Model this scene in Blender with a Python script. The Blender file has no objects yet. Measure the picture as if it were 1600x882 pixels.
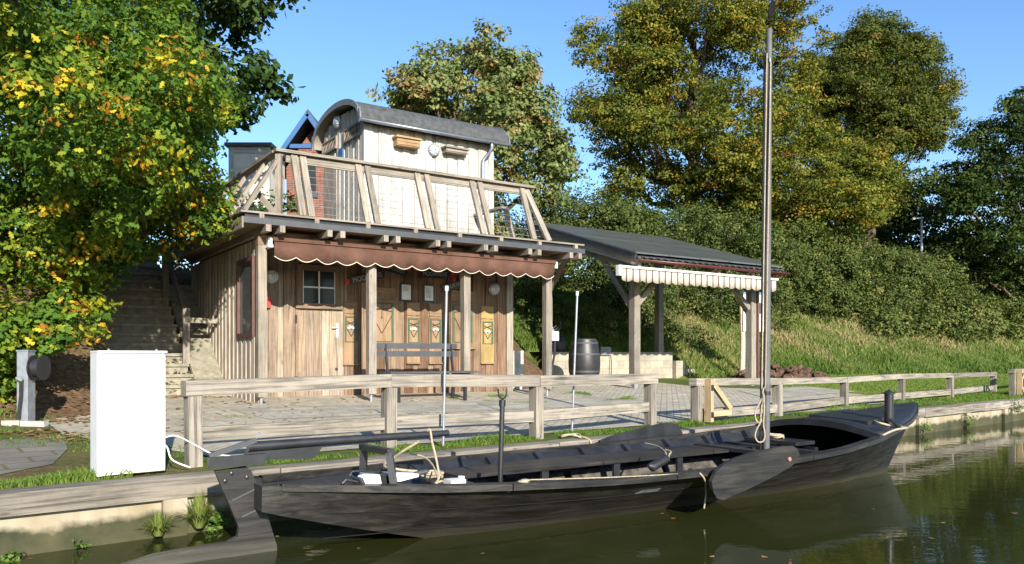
import bpy, math, random
import numpy as np
from mathutils import Vector, Matrix
R = math.radians
random.seed(5)
rng = np.random.default_rng(7)
sc = bpy.context.scene
COL = sc.collection

# ------------------------------------------------------------ camera, sky, sun
EYE = 0.95; FPX = 1244.0; HOR = 558.0
cd = bpy.data.cameras.new('camera'); cam = bpy.data.objects.new('camera', cd); COL.objects.link(cam)
cam.location = (0, 0, EYE); cam.rotation_euler = (R(90), 0, 0)
cd.sensor_width = 36.0; cd.lens = 36.0*FPX/1600.0; cd.shift_y = (HOR-441.0)/1600.0
cd.clip_start = 0.05; cd.clip_end = 3000
sc.camera = cam
SUN_AZ = R(159.0); SUN_EL = R(22.5)
w = bpy.data.worlds.new('World'); sc.world = w; w.use_nodes = True
wn = w.node_tree.nodes; bg = wn['Background']
sky = wn.new('ShaderNodeTexSky'); sky.sky_type = 'NISHITA'; sky.sun_disc = False
sky.sun_elevation = SUN_EL; sky.sun_rotation = SUN_AZ
sky.air_density = 1.0; sky.dust_density = 0.25; sky.ozone_density = 3.0; sky.altitude = 20
hsv = wn.new('ShaderNodeHueSaturation'); hsv.inputs['Saturation'].default_value = 1.12; hsv.inputs['Value'].default_value = 1.0; hsv.inputs['Hue'].default_value = .503
w.node_tree.links.new(sky.outputs[0], hsv.inputs['Color']); w.node_tree.links.new(hsv.outputs[0], bg.inputs[0]); bg.inputs[1].default_value = 0.128
sl = bpy.data.lights.new('sun', 'SUN'); so = bpy.data.objects.new('sun', sl); COL.objects.link(so)
sl.energy = 5.0; sl.angle = R(0.53); sl.color = (1.0, 0.93, 0.82)
sd = Vector((math.sin(SUN_AZ)*math.cos(SUN_EL), math.cos(SUN_AZ)*math.cos(SUN_EL), math.sin(SUN_EL)))
so.rotation_euler = sd.to_track_quat('Z', 'Y').to_euler()
so.location = (0, -20, 30)
sc.view_settings.view_transform = 'Standard'; sc.view_settings.look = 'None'
sc.view_settings.exposure = 0.95; sc.view_settings.gamma = 1.0
sc.view_settings.use_curve_mapping = False
sc.render.engine = 'CYCLES'
sc.cycles.max_bounces = 6; sc.cycles.transparent_max_bounces = 8
sc.cycles.caustics_reflective = False; sc.cycles.caustics_refractive = False
sc.cycles.use_denoising = True

# ------------------------------------------------------------ frames of the place
Q0 = np.array([-3.55, 5.52]); QD = np.array([.775, .632]); QD = QD/np.linalg.norm(QD); QN = np.array([-QD[1], QD[0]])
WATER = -0.45
def Q(k, s, z=0.0):
    p = Q0 + QD*k + QN*s; return Vector((p[0], p[1], z))
def to_q(x, y):
    v = np.array([x, y]) - Q0; return float(v@QD), float(v@QN)
P0 = np.array([-3.81, 12.10]); A34 = R(34.0)
UD = np.array([math.cos(A34), math.sin(A34)]); VD = np.array([-UD[1], UD[0]])
def H(t, d, z=0.0):
    p = P0 + UD*t + VD*d; return Vector((p[0], p[1], z))
def to_h(x, y):
    v = np.array([x, y]) - P0; return float(v@UD), float(v@VD)
S0 = np.array([-1.75, 5.75]); AB = R(34.34)
CD = np.array([math.cos(AB), math.sin(AB)]); ND = np.array([-CD[1], CD[0]])
def B(a, p, z=0.0):
    q = S0 + CD*a + ND*p; return Vector((q[0], q[1], z))
def plane_hit(frame, px, py, off):
    """point of the vertical plane at offset `off` of a frame that stands behind photo position (px, py) -> (along, z)"""
    o, u, v = {'h': (P0, UD, VD), 'b': (S0, CD, ND), 'q': (Q0, QD, QN)}[frame]
    r = (px-800)/FPX
    bx, by = o + v*off
    a = (r*by - bx)/(u[0] - r*u[1])
    y = by + a*u[1]
    return a, EYE + (HOR-py)/FPX*y
def at(px, py, Y):
    return Vector(((px-800)/FPX*Y, Y, EYE + (HOR-py)/FPX*Y))

def interp(x, xs, ys): return float(np.interp(x, xs, ys))
TOE_T = [-40, -8, -3.2, -2.0, -1.8, 5.4, 6.2, 7.6, 8.2, 12.95, 13.5, 21, 27, 32, 45, 90, 140]
TOE_D = [-3, -1.6, -1.0, -.3, 2.0, 1.45, 1.8, 2.6, 4.6, 4.6, 3.7, 4.6, 4.0, 3.3, 3.2, 9, 16]
SL_T = [-40, -3, 5.4, 6.9, 10.4, 12.5, 20, 140]
SL_V = [.55, .62, .80, .55, .55, .5, .42, .42]
def gz(x, y):
    k, s = to_q(x, y); t, d = to_h(x, y)
    base = .042*max(s, 0)
    base = min(base, .55)
    toe = interp(t, TOE_T, TOE_D); slope = interp(t, SL_T, SL_V)
    step = 0.0
    if 8.2 < t < 12.95 and d > 4.5: step = .68
    h = max(0.0, d-toe)*slope
    plat = interp(t, [-3, 6, 12, 60], [2.95, 2.95, 3.2, 3.6])
    h = min(h + step, plat - base)
    return base + h

# ------------------------------------------------------------ mesh helpers
class MB:
    def __init__(self): self.v = []; self.f = []; self.uv = []; self.r = []
    def poly(self, pts, r=None, uv=None):
        i = len(self.v); self.v += [Vector(p) for p in pts]; self.f.append(list(range(i, i+len(pts))))
        if uv is None:
            a = Vector(pts[0]); e1 = Vector(pts[1])-a; n = None
            e = [(Vector(pts[(j+1) % len(pts)])-Vector(pts[j])) for j in range(len(pts))]
            L = max(e[:2], key=lambda q: q.length); 
            u = L.normalized() if L.length > 1e-9 else Vector((1, 0, 0))
            nn = Vector((0, 0, 0))
            for j in range(len(pts)):
                nn += (Vector(pts[j])-a).cross(Vector(pts[(j+1) % len(pts)])-a)
            nn = nn.normalized() if nn.length > 1e-12 else Vector((0, 0, 1))
            vv = nn.cross(u); off = (r or 0)*37.0
            uv = [((Vector(p)-a).dot(u)+off, (Vector(p)-a).dot(vv)+off*.37) for p in pts]
        self.uv.append(uv); self.r.append(r if r is not None else random.random())
    def hexa(self, c, r=None):
        """c: 8 corners, bottom four counter-clockwise, then top four"""
        if r is None: r = random.random()
        for q in ((3, 2, 1, 0), (4, 5, 6, 7), (0, 1, 5, 4), (1, 2, 6, 5), (2, 3, 7, 6), (3, 0, 4, 7)):
            self.poly([c[j] for j in q], r)
    def box(self, F, a0, a1, b0, b1, z0, z1, r=None):
        self.hexa([F(a0, b0, z0), F(a1, b0, z0), F(a1, b1, z0), F(a0, b1, z0),
                   F(a0, b0, z1), F(a1, b0, z1), F(a1, b1, z1), F(a0, b1, z1)], r)
    def beam(self, p, q, w, h, up=(0, 0, 1), r=None):
        p = Vector(p); q = Vector(q); d = (q-p).normalized(); up = Vector(up)
        s = d.cross(up)
        if s.length < 1e-4: s = d.cross(Vector((1, 0, 0)))
        s.normalize(); u = s.cross(d).normalized()
        s = s*w/2; u = u*h/2
        self.hexa([p-s-u, p+s-u, q+s-u, q-s-u, p-s+u, p+s+u, q+s+u, q-s+u], r)
    def tube(self, pts, rad, n=8, cap=True, r=None):
        pts = [Vector(p) for p in pts]
        if not hasattr(rad, '__len__'): rad = [rad]*len(pts)
        if r is None: r = random.random()
        rings = []; ref = None
        for i, p in enumerate(pts):
            d = (pts[min(i+1, len(pts)-1)]-pts[max(i-1, 0)])
            d = d.normalized() if d.length > 1e-9 else Vector((0, 0, 1))
            if ref is None: ref = d.orthogonal().normalized()
            ref = (ref - d*ref.dot(d)); ref = ref.normalized() if ref.length > 1e-6 else d.orthogonal().normalized()
            b = d.cross(ref)
            i0 = len(self.v)
            for j in range(n):
                an = 2*math.pi*j/n
                self.v.append(p + (ref*math.cos(an)+b*math.sin(an))*rad[i])
            rings.append(i0)
        L = 0
        for i in range(len(pts)-1):
            l2 = L + (pts[i+1]-pts[i]).length
            for j in range(n):
                j2 = (j+1) % n
                self.f.append([rings[i]+j, rings[i]+j2, rings[i+1]+j2, rings[i+1]+j])
                c = 2*math.pi*rad[i]/n
                self.uv.append([(L+r*37, j*c), (L+r*37, (j+1)*c), (l2+r*37, (j+1)*c), (l2+r*37, j*c)]); self.r.append(r)
            L = l2
        if cap:
            for q, i in ((0, rings[0]), (1, rings[-1])):
                f = [i+j for j in range(n)]
                if q == 0: f = f[::-1]
                self.f.append(f); self.uv.append([(0, 0)]*n); self.r.append(r)
    def lathe(self, F, prof, n=24, r=None, cap=True):
        """F(x,y,z) maps local coordinates; prof: list of (radius, z)"""
        if r is None: r = random.random()
        i0 = len(self.v)
        for (ra, z) in prof:
            for j in range(n):
                a = 2*math.pi*j/n; self.v.append(Vector(F(ra*math.cos(a), ra*math.sin(a), z)))
        for i in range(len(prof)-1):
            for j in range(n):
                j2 = (j+1) % n
                self.f.append([i0+i*n+j, i0+i*n+j2, i0+(i+1)*n+j2, i0+(i+1)*n+j])
                c = .05; self.uv.append([(prof[i][1], j*c), (prof[i][1], (j+1)*c), (prof[i+1][1], (j+1)*c), (prof[i+1][1], j*c)]); self.r.append(r)
        if cap:
            self.f.append([i0+j for j in range(n)][::-1]); self.uv.append([(0, 0)]*n); self.r.append(r)
            self.f.append([i0+(len(prof)-1)*n+j for j in range(n)]); self.uv.append([(0, 0)]*n); self.r.append(r)
    def prism(self, F, out, d0, d1, r=None):
        """out: outline (a, z); extruded between offsets d0 and d1 with F(a, d, z)"""
        if r is None: r = random.random()
        f0 = [F(a, d0, z) for a, z in out]; f1 = [F(a, d1, z) for a, z in out]
        uvs = [(a+r*37, z) for a, z in out]
        self.poly(f0, r, uvs); self.poly(f1[::-1], r, uvs[::-1])
        n = len(out)
        for j in range(n):
            j2 = (j+1) % n
            self.poly([f0[j2], f0[j], f1[j], f1[j2]], r)
    def grid(self, rows, r=None, uvf=None, flip=False):
        """rows: list of equal-length point rows, shared vertices"""
        if r is None: r = random.random()
        m = len(rows[0]); i0 = len(self.v)
        for row in rows: self.v += [Vector(p) for p in row]
        for i in range(len(rows)-1):
            for j in range(m-1):
                q = [i0+i*m+j, i0+i*m+j+1, i0+(i+1)*m+j+1, i0+(i+1)*m+j]
                u = [(i, j), (i, j+1), (i+1, j+1), (i+1, j)]
                if flip: q = q[::-1]; u = u[::-1]
                self.f.append(q); self.uv.append([uvf(*x) if uvf else (x[0]*.1, x[1]*.1) for x in u]); self.r.append(r)
    def build(self, name, mat, parent=None, smooth=False, bevel=0.0, label=None, sol=0.0):
        me = bpy.data.meshes.new(name)
        org = wloc(parent)
        me.from_pydata([tuple(v-org) for v in self.v], [], self.f)
        uvl = me.uv_layers.new(name='UVMap')
        uvl.data.foreach_set('uv', [c for f in self.uv for p in f for c in p])
        at_ = me.attributes.new('rnd', 'FLOAT', 'FACE'); at_.data.foreach_set('value', self.r)
        me.materials.append(mat)
        if smooth:
            me.polygons.foreach_set('use_smooth', [True]*len(me.polygons))
            try: me.set_sharp_from_angle(angle=R(35))
            except Exception: pass
        me.update()
        o = bpy.data.objects.new(name, me); COL.objects.link(o)
        if parent is not None: o.parent = parent
        if sol:
            m = o.modifiers.new('thick', 'SOLIDIFY'); m.thickness = sol; m.offset = 0
        if bevel:
            m = o.modifiers.new('bevel', 'BEVEL'); m.width = bevel; m.segments = 1; m.limit_method = 'ANGLE'
        if label: o['label'] = label
        return o
def wloc(o):
    p = Vector((0, 0, 0))
    while o is not None: p = p + Vector(o.location); o = o.parent
    return p
def thing(name, loc, label, cat, group=None):
    o = bpy.data.objects.new(name, None); COL.objects.link(o); o.location = loc; o.empty_display_size = .2
    return tag(o, label, cat, group)
def tag(o, label, cat, group=None, kind=None):
    if label: o['label'] = label
    if cat: o['category'] = cat
    if group: o['group'] = group
    if kind: o['kind'] = kind
    return o
def struct(o, label, cat, kind='structure'): return tag(o, label, cat, None, kind)
def copy_tree(o, parent=None, loc=None, rz=0.0):
    c = o.copy(); COL.objects.link(c)
    if parent is not None: c.parent = parent
    if loc is not None: c.location = loc; c.rotation_euler = (0, 0, rz)
    for ch in list(o.children): copy_tree(ch, c)
    return c
def Z(x, y, z): return Vector((x, y, z))

# ------------------------------------------------------------ materials
def new_mat(name):
    m = bpy.data.materials.new(name); m.use_nodes = True
    nt = m.node_tree; b = nt.nodes['Principled BSDF']; return m, nt, b
def ramp(nt, fac, stops, interp_='LINEAR'):
    n = nt.nodes.new('ShaderNodeValToRGB'); cr = n.color_ramp; cr.interpolation = interp_
    while len(cr.elements) > 1: cr.elements.remove(cr.elements[-1])
    cr.elements[0].position = stops[0][0]; cr.elements[0].color = (*stops[0][1], 1)
    for p, c in stops[1:]:
        e = cr.elements.new(p); e.color = (*c, 1)
    nt.links.new(fac, n.inputs[0]); return n.outputs[0]
def noise(nt, vec, scale, detail=4, rough=.55, dist=0.0):
    n = nt.nodes.new('ShaderNodeTexNoise'); n.inputs['Scale'].default_value = scale
    n.inputs['Detail'].default_value = detail; n.inputs['Roughness'].default_value = rough
    n.inputs['Distortion'].default_value = dist
    if vec is not None: nt.links.new(vec, n.inputs['Vector'])
    return n.outputs['Fac']
def mapping(nt, vec, scale):
    n = nt.nodes.new('ShaderNodeMapping'); n.inputs['Scale'].default_value = scale
    nt.links.new(vec, n.inputs['Vector']); return n.outputs[0]
def mixc(nt, fac, a, b, mode='MIX'):
    n = nt.nodes.new('ShaderNodeMix'); n.data_type = 'RGBA'; n.blend_type = mode
    for s, v in ((0, fac), (6, a), (7, b)):
        if hasattr(v, 'is_linked') or hasattr(v, 'links'): nt.links.new(v, n.inputs[s])
        elif s == 0: n.inputs[0].default_value = v
        else: n.inputs[s].default_value = (*v, 1)
    return n.outputs[2]
def bump(nt, b, h, strength=.3, dist=.01):
    n = nt.nodes.new('ShaderNodeBump'); n.inputs['Strength'].default_value = strength; n.inputs['Distance'].default_value = dist
    nt.links.new(h, n.inputs['Height']); nt.links.new(n.outputs[0], b.inputs['Normal'])
def attr(nt, name):
    n = nt.nodes.new('ShaderNodeAttribute'); n.attribute_name = name; return n
def geo(nt): return nt.nodes.new('ShaderNodeNewGeometry').outputs['Position']
def uvc(nt): return nt.nodes.new('ShaderNodeTexCoord').outputs['UV']

def wood(name, stops, grain=.5, rough=.8, dark=(.05, .035, .025), knots=True, spec=.3):
    """stops: ramp over the board's own random number; grain lines along UV u"""
    m, nt, b = new_mat(name); uv = uvc(nt); r = attr(nt, 'rnd').outputs['Fac']
    base = ramp(nt, r, stops)
    g = noise(nt, mapping(nt, uv, (1.6, 38, 1)), 1.0, 6, .6, .6)
    g2 = noise(nt, mapping(nt, uv, (.7, 5, 1)), 1.0, 3, .5)
    gl = ramp(nt, g, [(.30, (1-grain,)*3), (.55, (1, 1, 1)), (.8, (1.12, 1.1, 1.05))])
    c = mixc(nt, 1.0, base, gl, 'MULTIPLY')
    bl = ramp(nt, g2, [(.35, (.72, .72, .74)), (.6, (1.05, 1.03, 1))])
    c = mixc(nt, .8, c, bl, 'MULTIPLY')
    if knots:
        v = nt.nodes.new('ShaderNodeTexVoronoi'); v.inputs['Scale'].default_value = 1.0; v.inputs['Randomness'].default_value = 1.0
        nt.links.new(mapping(nt, uv, (2.2, 8.0, 1)), v.inputs['Vector'])
        kf = ramp(nt, v.outputs['Distance'], [(.05, (1, 1, 1)), (.11, (0, 0, 0))])
        c = mixc(nt, kf, c, mixc(nt, .6, c, dark))
    c = mixc(nt, 1.0, c, ramp(nt, noise(nt, geo(nt), 2.3, 6, .7), [(.3, (.70, .72, .68)), (.52, (1, 1, 1)), (.75, (1.10, 1.08, 1.05))]), 'MULTIPLY')
    nt.links.new(c, b.inputs['Base Color']); b.inputs['Roughness'].default_value = rough
    b.inputs['Specular IOR Level'].default_value = spec
    bump(nt, b, g, .55, .005)
    return m
def plain(name, col, rough=.5, metal=0.0, var=.12, scale=6.0, spec=.5, bumps=0.0):
    m, nt, b = new_mat(name); p = geo(nt)
    n = noise(nt, p, scale, 5, .6)
    lo = tuple(max(0, c*(1-var*1.6)) for c in col); hi = tuple(min(1, c*(1+var)) for c in col)
    nt.links.new(ramp(nt, n, [(.3, lo), (.7, hi)]), b.inputs['Base Color'])
    b.inputs['Roughness'].default_value = rough; b.inputs['Metallic'].default_value = metal
    b.inputs['Specular IOR Level'].default_value = spec
    if bumps: bump(nt, b, noise(nt, p, scale*8, 4, .6), bumps, .01)
    return m
M = {}
M['wood_pale'] = wood('weathered_pale_wood', [(0, (.27, .235, .19)), (.5, (.33, .29, .24)), (1, (.22, .195, .16))], .5)
M['wood_fence'] = wood('weathered_grey_fence_wood', [(0, (.27, .24, .20)), (.5, (.34, .305, .255)), (1, (.215, .19, .155))], .75)
M['wood_wall'] = wood('porch_boards', [(0, (.34, .285, .225)), (.3, (.42, .35, .27)), (.58, (.28, .19, .12)), (.64, (.39, .32, .25)), (.88, (.19, .115, .07)), (1, (.34, .28, .22))], .6)
M['wood_wall_b'] = wood('porch_boards_brown', [(0, (.23, .14, .085)), (.25, (.31, .225, .155)), (.5, (.19, .105, .06)), (.75, (.27, .18, .115)), (1, (.15, .08, .048))], .65)
M['wood_side'] = wood('side_boards', [(0, (.40, .34, .28)), (.5, (.52, .45, .375)), (1, (.34, .29, .25))], .45)
M['wood_cabin'] = wood('cabin_boards', [(0, (.48, .465, .435)), (.5, (.56, .545, .515)), (1, (.42, .405, .375))], .4)
M['wood_new'] = wood('new_timber', [(0, (.42, .31, .18)), (1, (.47, .36, .22))], .3)
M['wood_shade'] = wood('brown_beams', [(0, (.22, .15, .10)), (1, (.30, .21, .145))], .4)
M['wood_board'] = wood('decorated_board_wood', [(0, (.27, .175, .10)), (1, (.32, .215, .13))], .4)
M['wood_yellow'] = wood('yellow_board_wood', [(0, (.37, .26, .10)), (1, (.41, .29, .12))], .3)
M['box_orange'] = wood('nest_box_orange', [(0, (.36, .23, .115)), (1, (.40, .26, .14))], .4)
M['tar'] = None

def tar_mat():
    m, nt, b = new_mat('tarred_black_wood'); p = nt.nodes.new('ShaderNodeTexCoord').outputs['Object']
    rot = nt.nodes.new('ShaderNodeMapping'); rot.inputs['Rotation'].default_value = (0, 0, -AB); rot.inputs['Scale'].default_value = (1, 1, 1)
    nt.links.new(geo(nt), rot.inputs['Vector'])
    st = mapping(nt, rot.outputs[0], (1.1, 8, 14))
    n1 = noise(nt, st, 1.6, 7, .65, .8); n2 = noise(nt, p, 2.2, 5, .6); n3 = noise(nt, mapping(nt, rot.outputs[0], (2, 30, 60)), 1.0, 3, .6)
    c1 = ramp(nt, n1, [(.32, (.009, .0085, .0085)), (.55, (.023, .021, .0185)), (.72, (.050, .044, .037))])
    c2 = ramp(nt, n2, [(.4, (.75, .75, .75)), (.7, (1.25, 1.22, 1.18))])
    c = mixc(nt, 1.0, c1, c2, 'MULTIPLY')
    sc_ = ramp(nt, n3, [(.72, (0, 0, 0)), (.8, (.5, .5, .5))])
    c = mixc(nt, sc_, c, (.13, .12, .10))
    # dried waterline: a grey-brown band of grime just above the water
    sep = nt.nodes.new('ShaderNodeSeparateXYZ'); nt.links.new(geo(nt), sep.inputs[0])
    mr = nt.nodes.new('ShaderNodeMapRange'); mr.inputs[1].default_value = -.46; mr.inputs[2].default_value = -.33; mr.inputs[3].default_value = .55; mr.inputs[4].default_value = 0
    nt.links.new(sep.outputs[2], mr.inputs[0])
    c = mixc(nt, mr.outputs[0], c, (.085, .08, .055))
    nt.links.new(c, b.inputs['Base Color'])
    nt.links.new(ramp(nt, n1, [(.3, (.30,)*3), (.7, (.6,)*3)]), b.inputs['Roughness'])
    b.inputs['Specular IOR Level'].default_value = .5
    bump(nt, b, n1, .35, .006); return m
M['tar'] = tar_mat()
M['worn'] = plain('worn_sunlit_board', (.085, .075, .065), .7, 0, .6, 7, .3, .3)  # worn boards, paler than the tar: sunlight on them is put into the colour
M['tar_smooth'] = plain('black_painted_wood', (.020, .021, .024), .45, 0, .35, 5, .5, .08)
M['matte_black'] = plain('matte_black', (.015, .015, .016), .95, 0, .2, 9, .05)
M['black'] = plain('black_paint', (.018, .019, .021), .4, 0, .3, 9)
M['charcoal'] = plain('charcoal_fascia', (.055, .058, .062), .55, 0, .15, 5)
M['steel'] = plain('galvanised_steel', (.30, .32, .345), .5, .5, .15, 14)
M['mast'] = plain('grey_mast_metal', (.105, .105, .11), .7, .05, .15, 10)
M['trim'] = plain('grey_roof_trim', (.15, .165, .18), .5, .1, .12, 8)
M['zinc'] = plain('zinc_gutter', (.34, .38, .43), .35, .7, .12, 8)
M['white'] = plain('white_paint', (.88, .88, .87), .45, 0, .03, 3)
def cabinet_mat():
    m, nt, b = new_mat('white_cabinet_paint'); p = geo(nt); sep = nt.nodes.new('ShaderNodeSeparateXYZ'); nt.links.new(p, sep.inputs[0])
    n = noise(nt, mapping(nt, p, (9, 9, 3)), 1.0, 6, .7)
    ad = nt.nodes.new('ShaderNodeMath'); ad.operation = 'MULTIPLY_ADD'; ad.inputs[1].default_value = -.35; nt.links.new(n, ad.inputs[0]); nt.links.new(sep.outputs[2], ad.inputs[2])
    mr = nt.nodes.new('ShaderNodeMapRange'); mr.inputs[1].default_value = -.14; mr.inputs[2].default_value = .05; nt.links.new(ad.outputs[0], mr.inputs[0])
    c = mixc(nt, mr.outputs[0], (.42, .40, .32), (.86, .865, .86)); nt.links.new(c, b.inputs['Base Color']); b.inputs['Roughness'].default_value = .4; return m
M['cabinet'] = cabinet_mat()
M['offwhite'] = plain('off_white_plastic', (.70, .71, .70), .4, 0, .06, 6)
M['green'] = plain('green_frame_paint', (.045, .095, .055), .6, 0, .25, 20)
M['frame_brown'] = plain('brown_window_frame', (.10, .045, .035), .5, 0, .2, 9)
M['maroon'] = plain('maroon_gutter', (.09, .022, .016), .4, 0, .2, 9)
M['red'] = plain('red_paint', (.55, .03, .02), .5, 0, .15, 10)
M['rope'] = plain('pale_rope', (.42, .35, .24), .9, 0, .25, 60, .2, .4)
M['blue'] = plain('blue_paint', (.025, .095, .24), .5, 0, .1, 5)
M['blue_sign'] = plain('blue_sign_print', (.08, .26, .62), .4, 0, .05, 5)
M['awning'] = plain('brown_awning_cloth', (.112, .060, .043), .9, 0, .22, 3.5, .1, .1)
M['piping'] = plain('cream_piping', (.75, .66, .52), .8, 0, .05, 9)
M['felt'] = plain('grey_roofing_felt', (.078, .082, .084), .92, 0, .25, 9, .2, .5)
M['rubber'] = plain('black_rubber', (.02, .02, .022), .5, 0, .2, 9)
M['stone'] = plain('concrete', (.40, .38, .33), .9, 0, .22, 5, .3, .4)
M['step'] = plain('mossy_concrete_step', (.27, .25, .19), .92, 0, .22, 9, .2, .25)
M['plaster'] = plain('grey_beige_panel', (.62, .56, .47), .85, 0, .1, 2)
M['peat'] = plain('dried_peat', (.12, .075, .052), .95, 0, .55, 9, .1, .8)
M['bark'] = plain('bark', (.13, .10, .07), .95, 0, .4, 14, .1, .8)
M['log'] = plain('peeled_log', (.55, .46, .34), .85, 0, .2, 12, .2, .3)
M['lamp_glass'] = plain('frosted_lamp_glass', (.62, .66, .68), .3, 0, .05, 9)
M['text'] = plain('grey_lettering', (.42, .40, .38), .6, 0, .05, 9)
def glass_mat():
    m, nt, b = new_mat('dark_window_glass'); b.inputs['Base Color'].default_value = (.03, .035, .035, 1)
    b.inputs['Roughness'].default_value = .12; b.inputs['Specular IOR Level'].default_value = .18; return m
M['glass'] = glass_mat()
def stripes_mat():
    m, nt, b = new_mat('striped_awning_cloth'); uv = uvc(nt)
    s = nt.nodes.new('ShaderNodeSeparateXYZ'); nt.links.new(uv, s.inputs[0])
    mod = nt.nodes.new('ShaderNodeMath'); mod.operation = 'FRACT'; mul = nt.nodes.new('ShaderNodeMath'); mul.operation = 'MULTIPLY'
    mul.inputs[1].default_value = 1/.19; nt.links.new(s.outputs[0], mul.inputs[0]); nt.links.new(mul.outputs[0], mod.inputs[0])
    c = ramp(nt, mod.outputs[0], [(0, (.46, .40, .33)), (.56, (.46, .40, .33)), (.58, (.095, .07, .052)), (.78, (.095, .07, .052)), (.8, (.46, .40, .33))], 'CONSTANT')
    nt.links.new(c, b.inputs['Base Color']); b.inputs['Roughness'].default_value = .9; return m
M['stripes'] = stripes_mat()
def brick_mat(name, c1, c2, mortar, sx, sy, ms=.015, bumpy=.4, rough=.88, off=.5):
    m, nt, b = new_mat(name); uv = uvc(nt)
    br = nt.nodes.new('ShaderNodeTexBrick'); br.inputs['Scale'].default_value = 1.0
    br.inputs['Brick Width'].default_value = sx; br.inputs['Row Height'].default_value = sy
    br.inputs['Mortar Size'].default_value = ms; br.inputs['Color1'].default_value = (*c1, 1); br.inputs['Color2'].default_value = (*c2, 1)
    br.inputs['Mortar'].default_value = (*mortar, 1); br.offset = off; br.inputs['Mortar Smooth'].default_value = .3
    nt.links.new(uv, br.inputs['Vector'])
    n = noise(nt, geo(nt), 3.0, 6, .62); n2 = noise(nt, geo(nt), 40, 3, .6)
    c = mixc(nt, .9, br.outputs['Color'], ramp(nt, n, [(.3, (.68, .68, .66)), (.68, (1.16, 1.15, 1.1))]), 'MULTIPLY')
    c = mixc(nt, .6, c, ramp(nt, n2, [(.3, (.75,)*3), (.7, (1.12,)*3)]), 'MULTIPLY')
    nt.links.new(c, b.inputs['Base Color']); b.inputs['Roughness'].default_value = rough
    inv = nt.nodes.new('ShaderNodeMath'); inv.operation = 'SUBTRACT'; inv.inputs[0].default_value = 1; nt.links.new(br.outputs['Fac'], inv.inputs[1])
    bump(nt, b, inv.outputs[0], bumpy, .006); return m
M['paving'] = brick_mat('grey_brick_paving', (.48, .435, .345), (.39, .35, .28), (.24, .205, .14), .21, .105, .007)
M['slabs'] = brick_mat('pale_paving_slabs', (.44, .41, .34), (.32, .30, .25), (.2, .18, .13), .34, .26, .006)
M['path'] = brick_mat('dark_old_paving', (.20, .185, .155), (.155, .145, .125), (.12, .105, .06), .45, .3, .02)
M['brick'] = brick_mat('red_brick', (.22, .075, .045), (.16, .05, .032), (.24, .2, .17), .24, .075, .008)
M['blocks'] = brick_mat('pale_concrete_blocks', (.38, .345, .275), (.33, .30, .24), (.22, .19, .15), .5, .2, .006)
def solar_mat():
    m, nt, b = new_mat('dark_solar_roof'); uv = uvc(nt)
    br = nt.nodes.new('ShaderNodeTexBrick'); br.inputs['Scale'].default_value = 1; br.offset = 0
    br.inputs['Brick Width'].default_value = 1.0; br.inputs['Row Height'].default_value = 1.62; br.inputs['Mortar Size'].default_value = .014
    br.inputs['Color1'].default_value = (.065, .072, .066, 1); br.inputs['Color2'].default_value = (.075, .082, .076, 1); br.inputs['Mortar'].default_value = (.12, .13, .12, 1)
    nt.links.new(uv, br.inputs['Vector'])
    v = noise(nt, geo(nt), 2, 5, .6)
    c = mixc(nt, .7, br.outputs['Color'], ramp(nt, v, [(.3, (.7,)*3), (.7, (1.2,)*3)]), 'MULTIPLY')
    nt.links.new(c, b.inputs['Base Color']); b.inputs['Roughness'].default_value = .38; return m
M['solar'] = solar_mat()
def water_mat():
    m, nt, b = new_mat('canal_water'); p = geo(nt)
    n1 = noise(nt, mapping(nt, p, (1.4, 3.2, 1)), 1.6, 3, .5, .4); n2 = noise(nt, mapping(nt, p, (5, 12, 1)), 1.0, 3, .55)
    c = ramp(nt, noise(nt, p, .5, 4, .6), [(.3, (.020, .023, .006)), (.7, (.032, .036, .010))])
    nt.links.new(c, b.inputs['Base Color']); b.inputs['Roughness'].default_value = .012; b.inputs['IOR'].default_value = 1.33
    b.inputs['Specular IOR Level'].default_value = .5
    mx = nt.nodes.new('ShaderNodeMath'); mx.operation = 'MULTIPLY_ADD'; mx.inputs[1].default_value = .35
    nt.links.new(n2, mx.inputs[0]); nt.links.new(n1, mx.inputs[2]); bump(nt, b, mx.outputs[0], .04, .05); return m
M['water'] = water_mat()
def ground_mat():
    m, nt, b = new_mat('grass_and_soil'); p = geo(nt); z = attr(nt, 'soil').outputs['Fac']; lawn = attr(nt, 'lawn').outputs['Fac']
    n1 = noise(nt, p, 1.1, 6, .65); n2 = noise(nt, p, 14, 5, .7); n3 = noise(nt, p, 60, 3, .7)
    g = ramp(nt, n1, [(.3, (.045, .075, .015)), (.5, (.085, .12, .028)), (.7, (.15, .15, .05))])
    g = mixc(nt, 1.0, g, ramp(nt, n3, [(.3, (.55,)*3), (.7, (1.35,)*3)]), 'MULTIPLY')
    l = ramp(nt, n2, [(.3, (.12, .16, .03)), (.7, (.22, .24, .05))])
    g = mixc(nt, lawn, g, l)
    s = ramp(nt, n2, [(.3, (.065, .038, .022)), (.55, (.15, .095, .055)), (.72, (.26, .16, .09))])
    c = mixc(nt, z, g, s); nt.links.new(c, b.inputs['Base Color']); b.inputs['Roughness'].default_value = .95
    b.inputs['Specular IOR Level'].default_value = .1; bump(nt, b, n2, .8, .04); return m
M['ground'] = ground_mat()
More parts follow.
